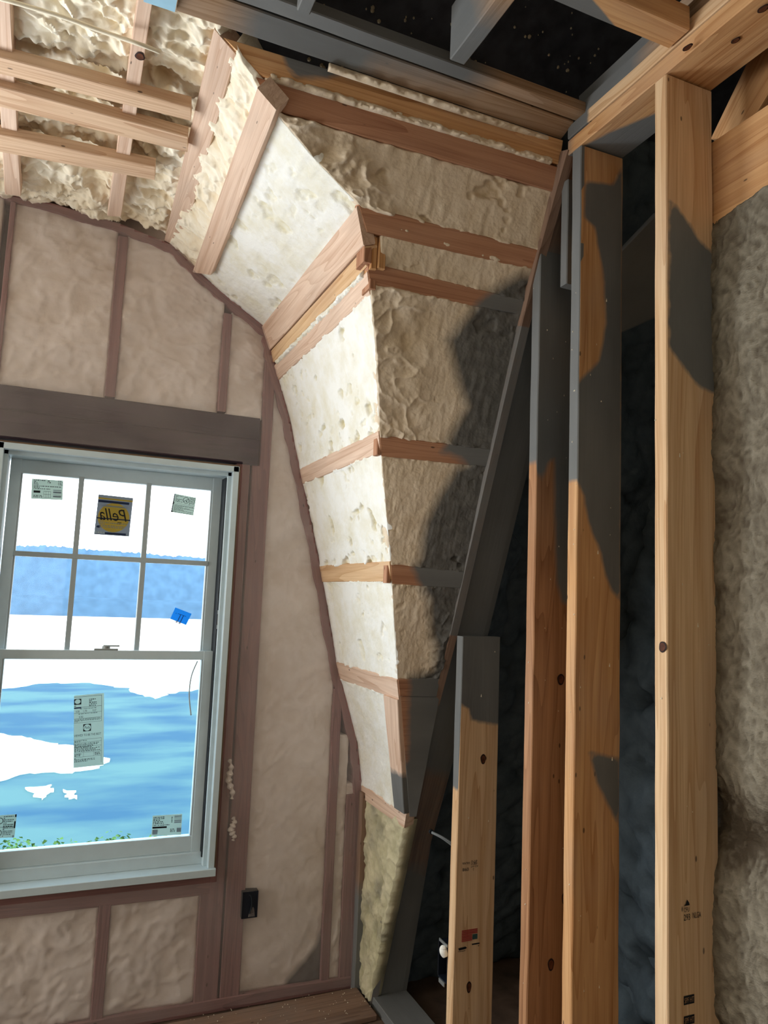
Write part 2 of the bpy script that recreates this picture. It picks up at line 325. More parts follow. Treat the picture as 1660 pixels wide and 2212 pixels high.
# ---------------------------------------------------------------- outdoors seen through the window
gz = -3.0
plain('snowy_shore', [(-80, 90, 4.2, 160, gz-.5, gz)], flat('pale_shore', 'f2efec', .9, .04, .1, .3), kind='structure')
def slab(name, pts, z, th, mat, **k):
    n = len(pts); V = [(x, y, z) for x, y in pts]+[(x, y, z-th) for x, y in pts]
    Fc = [tuple(range(n)), tuple(range(2*n-1, n-1, -1))]+[(i, (i+1) % n, n+(i+1) % n, n+i) for i in range(n)]
    return link(name, mesh(name, V, Fc), mat, **k)
def rough_poly(pts, amp, n=6, s=3):
    out = []; random.seed(s); m = len(pts)
    for i in range(m):
        a = np.array(pts[i]); b = np.array(pts[(i+1) % m])
        for k2 in range(n):
            q = a+(b-a)*k2/n; r = np.linalg.norm(q)*amp; out.append((q[0]+random.uniform(-r, r), q[1]+random.uniform(-r, r)))
    return out
def water_mat():
    q = NT('lake_water'); o = q.n('TexCoord'); mp = q.n('Mapping'); mp.inputs['Scale'].default_value = (.35, .7, 1); q.l(o.outputs['Object'], mp.inputs[0])
    n = q.n('TexNoise'); n.inputs['Scale'].default_value = .8; n.inputs['Detail'].default_value = 8; q.l(mp.outputs[0], n.inputs[0])
    q.l(q.mix(q.rng(n.outputs[0], .38, .62), (.02, .075, .13), (.075, .15, .155)), q.b.inputs['Base Color']); q.b.inputs['Roughness'].default_value = .6; q.b.inputs['Specular IOR Level'].default_value = .05
    return q.m
lake = [(-4.414, 34.265), (-1.592, 35.859), (-0.184, 37.533), (1.559, 37.25), (3.031, 35.486), (3.316, 33.212), (3.84, 32.064), (4.969, 33.625), (6.454, 35.376), (8.837, 34.519), (15.797, 32.256), (6.6, 10.064), (-1.476, 11.965)]
slab('lake', rough_poly(lake, .006, 5), gz+.02, .02, water_mat(), label='blue green lake seen below through the lower window sash', cat='lake')
bar = flat('pale_sand', 'f0ece6', .9, .05, .1, .5)
for pts, lb in (([(-3.088, 25.697), (-1.243, 25.134), (-0.475, 24.343), (0.146, 23.342), (0.678, 22.911), (1.533, 20.956), (1.272, 20.126), (0.584, 19.8), (-0.323, 20.014), (-0.865, 19.338), (-2.207, 19.252)], 'long pale sandbar in the lake left of the tall white label'),
                ([(-0.286, 18.452), (0.21, 18.652), (0.27, 18.154), (0.028, 17.467)], 'small pale sandbar nearer than the long one'),
                ([(0.473, 18.103), (0.703, 17.967), (0.72, 17.432), (0.54, 17.406)], 'smallest pale sandbar right of the small one')):
    slab('sandbar', rough_poly(pts, .004, 5, 8), gz+.06, .05, bar, label=lb, cat='sandbar')
def ridge(name, y, x0, x1, h, amp, dep, mat, s, **k):
    nx = 900; ny = 8; x = np.linspace(x0, x1, nx); t = np.linspace(-1, 1, ny); X, T = np.meshgrid(x, t, indexing='ij')
    P3 = np.stack([X*.12, 0*X, 0*X], -1); top = h+amp*fbm(P3*.6, 3, s)+amp*.35*fbm(P3*20, 4, s)
    Z = gz-.2+(top-gz)*np.clip(1-np.abs(T)**2.5, 0, 1); V = np.stack([X, y+T*dep, Z], -1).reshape(-1, 3)
    Fc = [(i*ny+j, (i+1)*ny+j, (i+1)*ny+j+1, i*ny+j+1) for i in range(nx-1) for j in range(ny-1)]
    return link(name, mesh(name, V, Fc, smooth=True), mat, **k)
ridge('wooded_ridge', 150, -110, 60, 8.0, 1.0, 6, flat('far_wood', '4b6a86', .95, .12, 0, .6), 5, label='hazy blue wooded ridge above the far lake shore', cat='ridge')
ridge('wooded_ridge.001', 118, -90, 60, -.2, .15, 4, flat('near_wood', '45627c', .95, .12, 0, .6), 9, label='lower blue tree line along the near foot of the ridge', cat='ridge')
def shrub(x, y, z, r, s, lb):
    random.seed(s); V = []; Fc = []
    for _ in range(1500):
        d = Vector((random.gauss(0, 1), random.gauss(0, 1), random.gauss(0, .8))).normalized(); p = Vector((x, y, z))+d*r*random.uniform(.5, 1.)
        q = Vector((random.gauss(0, 1), random.gauss(0, 1), random.gauss(0, 1))).normalized(); e = q.cross(d).normalized()*r*.06; g = q*r*.06; b = len(V)
        V += [p-e, p+g*.5, p+e, p-g]; Fc.append((b, b+1, b+2, b+3))
    link('shrub', mesh('shrub', V, Fc, recalc=False), shrubm, label=lb, cat='shrub')
shrubm = flat('shrub_leaves', '5f7f45', .9, .3, 0, 5)
for i, (px, lb) in enumerate((((-0.158, 5.0, -0.133), 'leftmost green shrub top below the window'), ((0.114, 5.0, -0.165), 'second green shrub top from the left below the window'), ((0.424, 5.0, -0.153), 'second green shrub top from the right below the window'), ((0.724, 5.0, -0.165), 'rightmost green shrub top below the window'))):
    shrub(px[0], px[1], px[2]-.08, .24, i+3, lb)

# ---------------------------------------------------------------- gable wall: studs, plates and foam behind clear sheeting
def gstud(q, z0, z1, mat='gable', name='stud'):
    (a, _, _), (b, _, _) = q
    return box(name, a, b, GY, GY+.13, z0, z1, mat, 2, wg, nl=14, na=3)
gstud(((-0.268, 2.84, 2.382), (-0.251, 2.84, 2.385)), 2.18, 2.83)
gstud(((0.095, 2.84, 2.45), (0.13, 2.84, 2.456)), 2.18, 2.79)
gstud(((0.502, 2.84, 2.377), (0.534, 2.84, 2.382)), 2.18, 2.57)
gstud(((0.676, 2.84, 1.997), (0.719, 2.84, 2.002)), 0.04, 2.5)
gstud(((0.589, 2.84, 1.284), (0.64, 2.84, 1.285)), 0.04, 1.985)
gstud(((0.648, 2.84, 1.285), (0.691, 2.84, 1.285)), 0.04, 1.985)
gstud(((1.029, 2.84, 0.931), (1.064, 2.84, 0.929)), .04, 1.13)
gstud(((1.104, 2.84, 0.663), (1.173, 2.84, 0.658)), .04, .72)
gstud(((0.214, 2.84, 0.198), (0.253, 2.84, 0.192)), .04, .41)
gstud(((0.555, 2.84, 0.225), (0.599, 2.84, 0.219)), .04, .41)
box('sill_plate', -.6, .615, GY+.002, GY+.13, .405, .485, 'gable', 0, wg, nl=20)
box('sole_plate', -.6, 1.18, GY-.004, GY+.13, 0, .045, 'gable', 0, wg, nl=24)
box('header_board', -.6, .668, GY-.012, GY+.13, 1.985, 2.083, 'header', 0, wg, nl=24, na=6)
box('header_board', -.6, .668, GY-.004, GY+.13, 2.085, 2.172, 'header', 0, wg, nl=24, na=6)
# curved rib that follows the vault on the gable
def rib():
    P = np.array([(x, z) for x, z in ARCH]); t = np.linspace(0, len(P)-1, 90); x = np.interp(t, range(len(P)), P[:, 0]); z = np.interp(t, range(len(P)), P[:, 1])
    d = np.stack([np.gradient(x), np.gradient(z)], 1); d /= np.linalg.norm(d, axis=1)[:, None]; n = np.stack([d[:, 1], -d[:, 0]], 1)
    n = np.where((n[:, :1]*(-1)+n[:, 1:]*(-.6)) > 0, n, -n)
    V = []; gr = []
    s = np.cumsum(np.r_[0, np.hypot(np.diff(x), np.diff(z))])
    for i in range(90):
        wv = .03+.004*math.sin(i*1.7)
        for (k2, y) in ((0, GY-.003), (wv, GY-.003), (wv, GY+.12), (0, GY+.12)):
            V.append((x[i]+n[i, 0]*k2, y, z[i]+n[i, 1]*k2)); gr.append((s[i], k2, y))
    Fc = [(i*4+j, i*4+(j+1) % 4, i*4+4+(j+1) % 4, i*4+4+j) for i in range(89) for j in range(4)]+[(0, 1, 2, 3), (356, 359, 358, 357)]
    link('curved_rib', mesh('curved_rib', V, Fc, {'gr': ('FLOAT_VECTOR', gr), 'paint': ('FLOAT', [-1]*360)}), 'gable', wg)
rib()
def gfoam(x0, x1, z0, z1, s, arch=True):
    def fn(u, v):
        x = x0+(x1-x0)*u; top = np.minimum(z1, Za(x)-.012) if arch else z1+0*x
        if z1 < 2 and arch: top = z1+0*x
        return np.stack([x, GY+.012+0*x, z0+(top-z0)*v], -1)
    A = d_lumpy(.016, 6, s)
    panel('foam_fill', fn, max(12, int((x1-x0)/.008)), max(16, int((z1-z0)/.008)), (0, -1, 0), A, 'gfoam', wg, thick=.1, edge=.004)
xs = [-0.251, 0.095, 0.13, 0.502, 0.534, 0.676, 0.719, 1.029, 1.064, 1.104, 0.214, 0.253, 0.555]
gfoam(-.62, xs[0]-.04, 2.17, 2.86, 1); gfoam(xs[0], xs[1], 2.17, 2.86, 2); gfoam(xs[2], xs[3], 2.17, 2.86, 3); gfoam(xs[4], xs[5], 2.17, 2.86, 4)
def gr_right(u, v):  # tall bay right of the king stud, clipped by the vault
    z = .045+(2.33-.045)*v; x1 = np.minimum(xs[7], Xa(z)-.02); x = xs[6]+(x1-xs[6])*u; return np.stack([x, GY+.012+0*x, z], -1)
LOW_GREY = [(.93, -.1), (1.02, .35), (1.06, .62), (1.3, .75), (1.3, -.1)]
panel('foam_fill', gr_right, 50, 260, (0, -1, 0), d_lumpy(.008, 4, 6), 'gfoam', wg, thick=.1, edge=.004, paint=lambda V: sdpoly(V[:, (0, 2)], [(.86, -.1), (.9, .06), (1.0, .16), (1.1, .35), (1.3, .4), (1.3, -.1)]))  # turns grey towards the low right corner
gfoam(xs[8], xs[9], .045, .95, 8, False); gfoam(xs[9], 1.175, .72, .76, 8, False)
gfoam(-.62, -.30, .49, 1.985, 12, False); gstud(((-.285, 0, 0), (-.245, 0, 0)), .04, 1.985); gfoam(-.62, xs[10], .045, .41, 9, False); gfoam(xs[11], xs[12], .045, .41, 10, False)
# clear poly sheeting stapled over the gable wall, cut out at the window
def sheeting():
    X = np.linspace(-.62, 1.165, 180); Z = np.linspace(.02, 2.84, 280); x, z = np.meshgrid(X, Z, indexing='ij')
    wr = .003*fbm(np.stack([x*9, z*2, 0*x], -1), 4, 3)+.004*np.clip(1-z/.5, 0, 1)*fbm(np.stack([x*16, z*1.2, 0*x], -1), 3, 8)
    y = GY-.02+wr; ok = (z < Za(x)-.004) & (x < Xa(z)-.004) & ~((x > -.3) & (x < .60) & (z > .46) & (z < 1.99))
    idx = -np.ones(x.shape, int); V = []; Fc = []
    for i in range(len(X)-1):
        for j in range(len(Z)-1):
            if ok[i, j] and ok[i+1, j] and ok[i, j+1] and ok[i+1, j+1]:
                f = []
                for a, b in ((i, j), (i+1, j), (i+1, j+1), (i, j+1)):
                    if idx[a, b] < 0: idx[a, b] = len(V); V.append((x[a, b], y[a, b], z[a, b]))
                    f.append(int(idx[a, b]))
                Fc.append(tuple(f))
    link('plastic_sheet', mesh('plastic_sheet', V, Fc, smooth=True, recalc=False), 'film', label='hazy clear plastic sheeting stretched over the studs and foam around the window', cat='plastic sheet')
sheeting()

# ---------------------------------------------------------------- window
wn = empty('window_1', (.19, GY, .5), kind='structure')
def wb(name, x0, x1, y0, y1, z0, z1, mat='white', axis=2, par=None, **k):
    return box(name, x0, x1, y0, y1, z0, z1, mat, axis, par or wn, nl=2, na=1, bev=.0015, wob=0, **k)
XL, XR, ZB, ZT = -.232, .592, .505, 1.968
fr = wb('window_frame', XR-.022, XR, GY-.035, GY+.14, ZB, ZT)
wb('frame_jamb', XL, XL+.022, GY-.035, GY+.14, ZB, ZT, par=fr); wb('frame_head', XL, XR, GY-.035, GY+.14, ZT-.022, ZT, axis=0, par=fr)
wb('frame_stop', XR-.036, XR-.02, GY-.005, GY+.14, ZB, ZT-.02, par=fr); wb('frame_stop', XL+.02, XL+.036, GY-.005, GY+.14, ZB, ZT-.02, par=fr)
wb('frame_stop', XL+.02, XR-.02, GY-.005, GY+.14, ZT-.036, ZT-.02, axis=0, par=fr)
wb('frame_seal', XR-.0405, XR-.036, GY+.01, GY+.1, ZB+.03, ZT-.04, 'seal', par=fr)
sl = wb('window_sill', XL-.004, XR+.004, GY-.045, GY+.10, ZB-.022, ZB+.004, axis=0)
wb('sill_step', XL+.02, XR-.02, GY+.02, GY+.12, ZB+.004, ZB+.045, axis=0, par=sl)
brn = plain('frame_edge', [(XR, XR+.006, GY-.03, GY+.1, ZB-.02, ZT), (XL, XR, GY-.03, GY+.1, ZT, ZT+.006)], 'outwall', wn)
MZ = 1.253
def sash(y, z0, z1, rail_b, rail_t, name, glass):
    x0, x1 = XL+.04, XR-.04; s = wb(name, x0, x0+.035, y, y+.03, z0, z1)
    wb('stile', x1-.035, x1, y, y+.03, z0, z1, par=s); wb('rail', x0+.034, x1-.034, y+.001, y+.029, z0, z0+rail_b, axis=0, par=s); wb('rail', x0+.034, x1-.034, y+.001, y+.029, z1-rail_t, z1, axis=0, par=s)
    wb('bead', x1-.041, x1-.034, y+.004, y+.03, z0+rail_b, z1-rail_t, 'white2', par=s); wb('bead', x0+.034, x0+.041, y+.004, y+.03, z0+rail_b, z1-rail_t, 'white2', par=s)
    plain('glass_pane', [(x0+.03, x1-.03, y+.016, y+.019, z0+rail_b-.004, z1-rail_t+.004)], glass, s)
    return s, x0+.035, x1-.035
up_s, gx0, gx1 = sash(GY+.075, MZ-.02, ZT-.036, .03, .05, 'upper_sash', 'glass')
lo_s, _, _ = sash(GY+.035, ZB+.045, MZ+.016, .055, .032, 'lower_sash', 'glassb')
mz = 1.598
for px in (0.043, 0.279):
    wb('muntin', px-.009, px+.009, GY+.073, GY+.104, MZ, ZT-.08, 'white2', par=up_s)
wb('muntin', gx0, gx1, GY+.072, GY+.103, mz-.009, mz+.009, 'white2', axis=0, par=up_s)
lk = (0.172, 2.87, 1.274)
lock = wb('sash_lock', lk[0]-.04, lk[0]+.04, GY+.036, GY+.075, MZ+.016, MZ+.022, 'steel', axis=0)
def cyl(name, c, r, h, mat, parent, axis=2, n=20, **k):
    c = np.array(c, float); V = []; e = np.eye(3); a, b, d = e[(axis+1) % 3], e[(axis+2) % 3], e[axis]
    for t in (0, h): V += [tuple(c+d*t+r*(a*math.cos(2*math.pi*i/n)+b*math.sin(2*math.pi*i/n))) for i in range(n)]
    return link(name, mesh(name, V, [(i, (i+1) % n, n+(i+1) % n, n+i) for i in range(n)]+[tuple(range(n)), tuple(range(n, 2*n))]), mat, parent, **k)
cyl('lock_hub', (lk[0], GY+.055, MZ+.022), .014, .008, 'steel', lock); wb('lock_lever', lk[0]-.01, lk[0]+.045, GY+.048, GY+.060, MZ+.028, MZ+.034, 'white2', axis=0, par=lock)
jt = (0.518, 2.84, 1.389); lt = wb('vent_latch', XR-.0385, XR-.0345, GY+.0, GY+.02, jt[2]-.035, jt[2]+.035, 'white2'); wb('latch_tab', XR-.042, XR-.038, GY+.004, GY+.016, jt[2]-.02, jt[2]+.02, 'seal', par=lt)
def tube(name, pts, r, mat, parent=None, n=8, **k):
    P = np.array(pts, float); Q = []
    for i in range(len(P)-1):
        for t in np.linspace(0, 1, 6, endpoint=False):
            p0, p1, p2, p3 = P[max(i-1, 0)], P[i], P[i+1], P[min(i+2, len(P)-1)]
            Q.append(.5*((2*p1)+(p2-p0)*t+(2*p0-5*p1+4*p2-p3)*t*t+(3*p1-p0-3*p2+p3)*t**3))
    Q.append(P[-1]); Q = np.array(Q); V = []; T = np.gradient(Q, axis=0)
    for i, q in enumerate(Q):
        t = T[i]/np.linalg.norm(T[i]); a = np.cross(t, (0.1, .3, 1)); a /= np.linalg.norm(a); b = np.cross(t, a); rr = r(i/len(Q)) if callable(r) else r
        V += [tuple(q+rr*(a*math.cos(2*math.pi*j/n)+b*math.sin(2*math.pi*j/n))) for j in range(n)]
    m = len(Q); Fc = [(i*n+j, i*n+(j+1) % n, (i+1)*n+(j+1) % n, (i+1)*n+j) for i in range(m-1) for j in range(n)]+[tuple(range(n)), tuple((m-1)*n+j for j in range(n))]
    return link(name, mesh(name, V, Fc, {'paint': ('FLOAT', [-1]*len(V))}, smooth=True), mat, parent, **k)
tube('loose_strip', [(0.494, 2.865, 1.234), (0.475, 2.862, 1.18), (0.471, 2.86, 1.113), (0.483, 2.862, 1.038)], .0025, 'white2', label='loose curled white weatherstrip hanging at the right of the lower sash', cat='weatherstrip')

# ---------------------------------------------------------------- stickers on the glass
def place(corners, y_off=0):
    tl, tr, br, bl = (np.array(c, float) for c in corners)
    def f(u, v, d=0.):
        p = (1-u)*(1-v)*tl+u*(1-v)*tr+u*v*br+(1-u)*v*bl; p = p.copy(); p[1] -= d; return p
    return f
def text_parts(s, u0, v0, h, width, mirror=False, rot=False, shear=0.):
    cu = bpy.data.curves.new('t', 'FONT'); cu.body = s; cu.size = 1; cu.shear = shear; cu.resolution_u = 2; o = bpy.data.objects.new('t', cu); C.objects.link(o)
    me = bpy.data.meshes.new_from_object(o.evaluated_get(bpy.context.evaluated_depsgraph_get())); bpy.data.objects.remove(o)
    vs = [(v.co.x, v.co.y) for v in me.vertices]; fs = [tuple(p.vertices) for p in me.polygons]; bpy.data.meshes.remove(me)
    xs_ = [a for a, _ in vs]; ys_ = [b for _, b in vs]; x0, x1, y0, y1 = min(xs_), max(xs_), min(ys_), max(ys_); out = []
    for a, b in vs:
        a = (a-x0)/(x1-x0); b = (b-y0)/(y1-y0)
        if mirror: a = 1-a
        if rot: a, b = 1-a, 1-b
        out.append((u0+a*width, v0+(1-b)*h))
    return out, fs
class Print:
    def __init__(s, f): s.f = f; s.d = {}
    def add(s, mat, uv, fs, off):
        V, Fc = s.d.setdefault(mat, ([], [])); b = len(V); V += [tuple(s.f(u, v, off)) for u, v in uv]; Fc += [tuple(b+i for i in f) for f in fs]
    def rect(s, u0, u1, v0, v1, mat='ink', off=.0008): s.add(mat, [(u0, v0), (u1, v0), (u1, v1), (u0, v1)], [(0, 1, 2, 3)], off)
    def poly(s, pts, mat, off=.0008): s.add(mat, pts, [tuple(range(len(pts)))], off)
    def disc(s, u, v, ru, rv, mat, off, n=28): s.poly([(u+ru*math.cos(2*math.pi*i/n), v+rv*math.sin(2*math.pi*i/n)) for i in range(n)], mat, off)
    def ring(s, u, v, ru, rv, t, mat='ink', off=.0009, n=28):
        for i in range(n):
            a, b = 2*math.pi*i/n, 2*math.pi*(i+1)/n; s.poly([(u+ru*q*math.cos(c), v+rv*q*math.sin(c)) for c, q in ((a, 1), (b, 1), (b, 1-t), (a, 1-t))], mat, off)
    def holed(s, u0, u1, v0, v1, cu, cv, ru, rv, mat='ink', off=.0009, n=32):
        def sq(a):
            c, d = math.cos(a), math.sin(a); k = 1/max(abs(c), abs(d)); return (u0+u1)/2+(u1-u0)/2*c*k, (v0+v1)/2+(v1-v0)/2*d*k
        for i in range(n):
            a, b = 2*math.pi*i/n, 2*math.pi*(i+1)/n; w1, w2 = (1.0 if i % 2 else .9), (.9 if i % 2 else 1.0)
            s.poly([sq(a), sq(b), (cu+ru*w2*math.cos(b), cv+rv*w2*math.sin(b)), (cu+ru*w1*math.cos(a), cv+rv*w1*math.sin(a))], mat, off)
    def line(s, a, b, w, mat='ink', off=.0009):
        d = np.array([b[0]-a[0], b[1]-a[1]]); n = np.array([-d[1], d[0]]); n = n/np.linalg.norm(n)*w/2; a = np.array(a); b = np.array(b)
        s.poly([tuple(a+n), tuple(b+n), tuple(b-n), tuple(a-n)], mat, off)
    def text(s, body, u, v, h, w_, mat='ink', off=.001, **k): uv, fs = text_parts(body, u, v, h, w_, **k); s.add(mat, uv, fs, off)
    def rows(s, u0, u1, v0, v1, n, seed, mat='ink', off=.0009):
        random.seed(seed); dv = (v1-v0)/n
        for i in range(n):
            u = u0
            while u < u1-.02:
                w_ = random.uniform(.02, .07); s.rect(u, min(u+w_, u1), v0+i*dv+dv*.2, v0+i*dv+dv*.7, mat, off); u += w_+random.uniform(.01, .03)
                if random.random() < .06: break
    def done(s, parent):
        for m, (V, Fc) in s.d.items(): link('print', mesh('print', V, Fc, recalc=False), m, parent, kind='stuff')
def sticker(corners, mat, label, cat='sticker', name='sticker'):
    f = place(corners); V = [tuple(f(u, v, d)) for d in (.0005, 0) for u, v in ((0, 0), (1, 0), (1, 1), (0, 1))]
    o = link(name, mesh(name, V, [(0, 1, 2, 3), (4, 5, 6, 7), (0, 1, 5, 4), (1, 2, 6, 5), (2, 3, 7, 6), (3, 0, 4, 7)]), mat, label=label, cat=cat)
    return o, Print(f)
UY = 2.93
o, p = sticker([(-0.121, 2.93, 1.867), (-0.018, 2.93, 1.87), (-0.015, 2.93, 1.799), (-0.118, 2.93, 1.795)], 'paper', 'pale printed label with a six square grid on the top left pane')
p.rows(.07, .45, .03, .3, 4, 1); p.rows(.5, .62, .04, .2, 2, 2); p.rows(.84, .98, .03, .27, 4, 3); p.rows(.07, .97, .32, .52, 3, 4); p.rect(.07, .28, .58, .69)
for i in range(4): p.line((.39+.075*i, .6), (.39+.075*i, .91), .006)
for v in (.6, .76, .91): p.line((.39, v), (.62, v), .012)
for a, b in ((.5, .54), (.58, .68), (.74, .76), (.8, .88)): p.rect(.69, .95, a, b, 'greyp')
p.rows(.07, .36, .8, .93, 2, 5); p.done(o)
o, p = sticker([(0.105, 2.93, 1.831), (0.227, 2.93, 1.828), (0.223, 2.93, 1.683), (0.101, 2.93, 1.683)], 'greyp', 'yellow round logo sticker on grey square, centre top pane')
p.rect(.0, 1, .07, .11, 'yellow'); p.rect(.02, .9, .13, .19, 'navy'); p.disc(.5, .55, .45, .37, 'yellow', .0007); p.rect(.1, .9, .255, .285, 'greyp', .0009); p.rect(.02, .98, .57, .6, 'navy', .001)
p.text('Pella', .1, .33, .3, .78, 'ink', .0012, mirror=True, shear=.35); p.rows(.12, .9, .64, .86, 6, 7, 'greyp', .001); p.rect(.62, .74, .66, .675); p.rect(.6, .72, .69, .705)
p.disc(.1, .8, .06, .03, 'navy', .0008); p.rect(.3, .9, .93, .98, 'navy'); p.rows(.03, .28, .92, .97, 1, 8, 'paper'); p.done(o)
o, p = sticker([(0.375, 2.93, 1.859), (0.458, 2.93, 1.85), (0.452, 2.93, 1.78), (0.367, 2.93, 1.787)], 'paper', 'small tilted safety label with a struck-through circle, top right pane')
p.rect(0, .06, 0, 1, 'greyp'); p.rect(0, .07, .45, .55); p.rect(0, .07, .92, 1); p.rows(.1, .45, .05, .42, 6, 11); p.rows(.72, .97, .05, .48, 8, 12); p.rows(.1, .97, .55, .97, 10, 13)
p.ring(.57, .25, .14, .17, .14); p.line((.47, .33), (.67, .17), .025); p.disc(.6, .31, .035, .03, 'ink', .001, 8); p.rect(.05, 1, .485, .495); p.done(o)
o, p = sticker([(0.409, 2.93, 1.427), (0.471, 2.93, 1.405), (0.453, 2.93, 1.362), (0.393, 2.93, 1.384)], 'blue', 'small tilted blue sticker showing two nails, right middle pane')
p.line((.45, .38), (.45, .95), .04, 'navy'); p.line((.62, .36), (.62, .95), .04, 'navy'); p.line((.28, .38), (.78, .36), .03, 'navy'); p.disc(.42, 1.03, .07, .1, 'greyp', .001); p.disc(.6, 1.03, .07, .1, 'greyp', .001); p.disc(.18, .42, .02, .03, 'navy', .001); p.done(o)
o, p = sticker([(0.079, 2.89, 1.11), (0.177, 2.89, 1.118), (0.195, 2.89, 0.869), (0.097, 2.89, 0.863)], 'paper', 'tall white energy rating label in the middle of the lower sash')
p.rect(0, .92, .022, .026); p.holed(.0, .24, .05, .13, .12, .087, .10, .034); p.rows(.5, .75, .06, .17, 5, 21); p.rows(0, .24, .14, .155, 1, 22); p.rect(0, .24, .165, .185, 'navy'); p.line((.24, .172), (.92, .172), .004)
p.rows(.2, .75, .187, .2, 1, 23); p.text('0.30', .06, .212, .028, .12); p.text('1.70', .31, .212, .028, .12); p.text('0.27', .62, .212, .028, .12); p.line((0, .25), (.92, .25), .003); p.rows(.15, .78, .256, .27, 1, 24)
p.text('0.50', .17, .29, .028, .13); p.line((0, .325), (.92, .325), .003); p.rows(.02, .9, .33, .375, 4, 25); p.line((0, .385), (.92, .385), .003); p.line((.92, .02), (.92, .385), .008)
p.holed(.31, .57, .41, .51, .44, .46, .125, .047); p.text('Pella', .35, .44, .036, .18, 'ink', .0012, shear=.3); p.text('VIEWED TO BE THE BEST', .01, .545, .03, .9, 'ink')
for v in (.62, .66, .72, .80, .86): p.line((0, v), (.92, v), .003)
p.rows(.02, .88, .63, .655, 2, 26); p.rows(.02, .88, .67, .79, 7, 27); p.rows(.02, .25, .81, .85, 2, 28); p.rows(.7, .88, .81, .85, 2, 29); p.rows(.02, .7, .87, .93, 4, 30); p.line((.92, .62), (.92, .96), .008); p.line((.32, .80), (.32, .86), .006); p.line((.66, .80), (.66, .86), .006); p.done(o)
o, p = sticker([(0.376, 2.89, 0.682), (0.48, 2.89, 0.681), (0.481, 2.89, 0.608), (0.376, 2.89, 0.612)], 'paper', 'white barcode label in the lower right corner of the lower sash')
p.rows(.03, .4, .06, .44, 5, 31); p.rows(.03, .6, .46, .52, 1, 32); p.rect(.02, .5, .55, .64); p.rows(.64, .68, .1, .4, 4, 33)
for a, b in ((.06, .1), (.12, .15), (.18, .2), (.23, .25), (.28, .34), (.36, .42)): p.rect(.74, .98, a, b, 'greyp')
p.rows(.62, .78, .68, .86, 3, 34); p.rect(.03, .2, .7, .93, 'greyp'); p.rect(.84, .99, .66, .86, 'greyp'); p.done(o)
o, p = sticker([(-0.139, 2.89, 0.72), (-0.069, 2.89, 0.72), (-0.07, 2.89, 0.645), (-0.138, 2.89, 0.648)], 'paper', 'printed safety label in the lower left corner of the lower sash')
p.rect(.93, 1, 0, .12); p.rect(.92, .99, .3, .6); p.rect(.9, .97, .9, 1, 'greyp'); p.rows(.45, .9, .04, .97, 13, 35); p.ring(.3, .25, .14, .14, .2); p.ring(.28, .78, .14, .14, .2); p.rect(0, .95, .52, .535); p.done(o)

# outlet box seen through the slit in the sheeting
ob = (0.734, 2.815, 0.362)
o = empty('outlet_box', (ob[0], GY-.02, ob[2]-.06), label='dark blue outlet box showing through the sheeting right of the window', cat='outlet box')
x, z = ob[0], ob[2]; plain('box_body', [(x-.029, x-.026, GY-.023, GY+.02, z-.046, z+.046), (x+.026, x+.029, GY-.023, GY+.02, z-.046, z+.046), (x-.029, x+.029, GY-.023, GY+.02, z-.046, z-.043), (x-.029, x+.029, GY-.023, GY+.02, z+.043, z+.046), (x-.029, x+.029, GY-.021, GY+.02, z-.046, z+.046)], 'box', o)
tube('wire_loop', [(x+.0, GY-.023, z-.03), (x+.006, GY-.025, z), (x+.002, GY-.025, z+.03), (x-.006, GY-.023, z+.035)], .002, 'seal', o)
# loose foam trapped between the jack studs
for a, b, lb in (((0.628, 2.835, 0.88), (0.644, 2.835, 0.738), 'crust of cured foam squeezed between the jack studs, beside the lower sash'), ((0.655, 2.835, 0.672), (0.658, 2.835, 0.59), 'short crust of foam between the jack studs, level with the window sill')):
    a = np.array(a); b = np.array(b); tube('foam_crust', [a+(b-a)*t+.006*np.array([math.sin(9*t), -.5, 0]) for t in np.linspace(0, 1, 7)], lambda t: .004+.007*math.sin(math.pi*t)+.003*math.sin(t*40), 'gfoam', label=lb, cat='foam')

# ---------------------------------------------------------------- bright vault side: foam panels and boards
def zb(a, b): return a, b
CZ = dict(C1=(2.548, 2.440), C2=(2.436, 2.385), C3=(2.395, 2.338), D=(1.992, 1.931), E=(1.611, 1.548), F=(1.235, 1.166), G=(0.76, 0.707))
def zmap(z):  # image-true bend of each board is already in the vault profile
    return z
def bfoam(z0, z1, n, s, g, label, kind=None, top=None, mat='bright', s1=1.0, dz=0):
    def fn(u, v): return bright_pt(z0+.014+(z1-z0-.028)*v, u*s1)
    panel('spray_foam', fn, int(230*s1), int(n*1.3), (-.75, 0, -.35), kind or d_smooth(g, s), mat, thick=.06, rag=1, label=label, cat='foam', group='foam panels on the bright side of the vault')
bfoam(2.715, 2.545, 70, 11, .8, 'bright cream foam shaved flat, high panel left of the triple board', None)
bfoam(CZ['C3'][1], CZ['D'][0], 110, 12, 1.2, 'bright shaved foam panel just below the triple board')
bfoam(CZ['D'][1], CZ['E'][0], 90, 23, 1.4, 'bright shaved foam panel with diagonal ridges, second below the triple board')
bfoam(CZ['E'][1], CZ['F'][0], 90, 34, .7, 'bright shaved foam panel, third below the triple board')
bfoam(CZ['F'][1], CZ['G'][0], 110, 45, .1, 'smooth bright foam panel, lowest large one beside the gable wall', s1=.80)
def bboard(k, label, mat='pink', s1=1.0, pr=.004, name='vault_board', s0=0., z=None, paint=None):
    za, zc = z or CZ[k]; a0, a1 = bright_pt(za, s0), bright_pt(zc, s0); b0, b1 = bright_pt(za, s1), bright_pt(zc, s1)
    n = np.array([-.9, 0, -.3])*pr; return quadboard(name, (a0+n, a1+n, b0+n, b1+n), (.035, 0, .012), mat, nl=16, na=4, paint=paint, label=label, cat='board', group='short boards on the bright side of the vault')
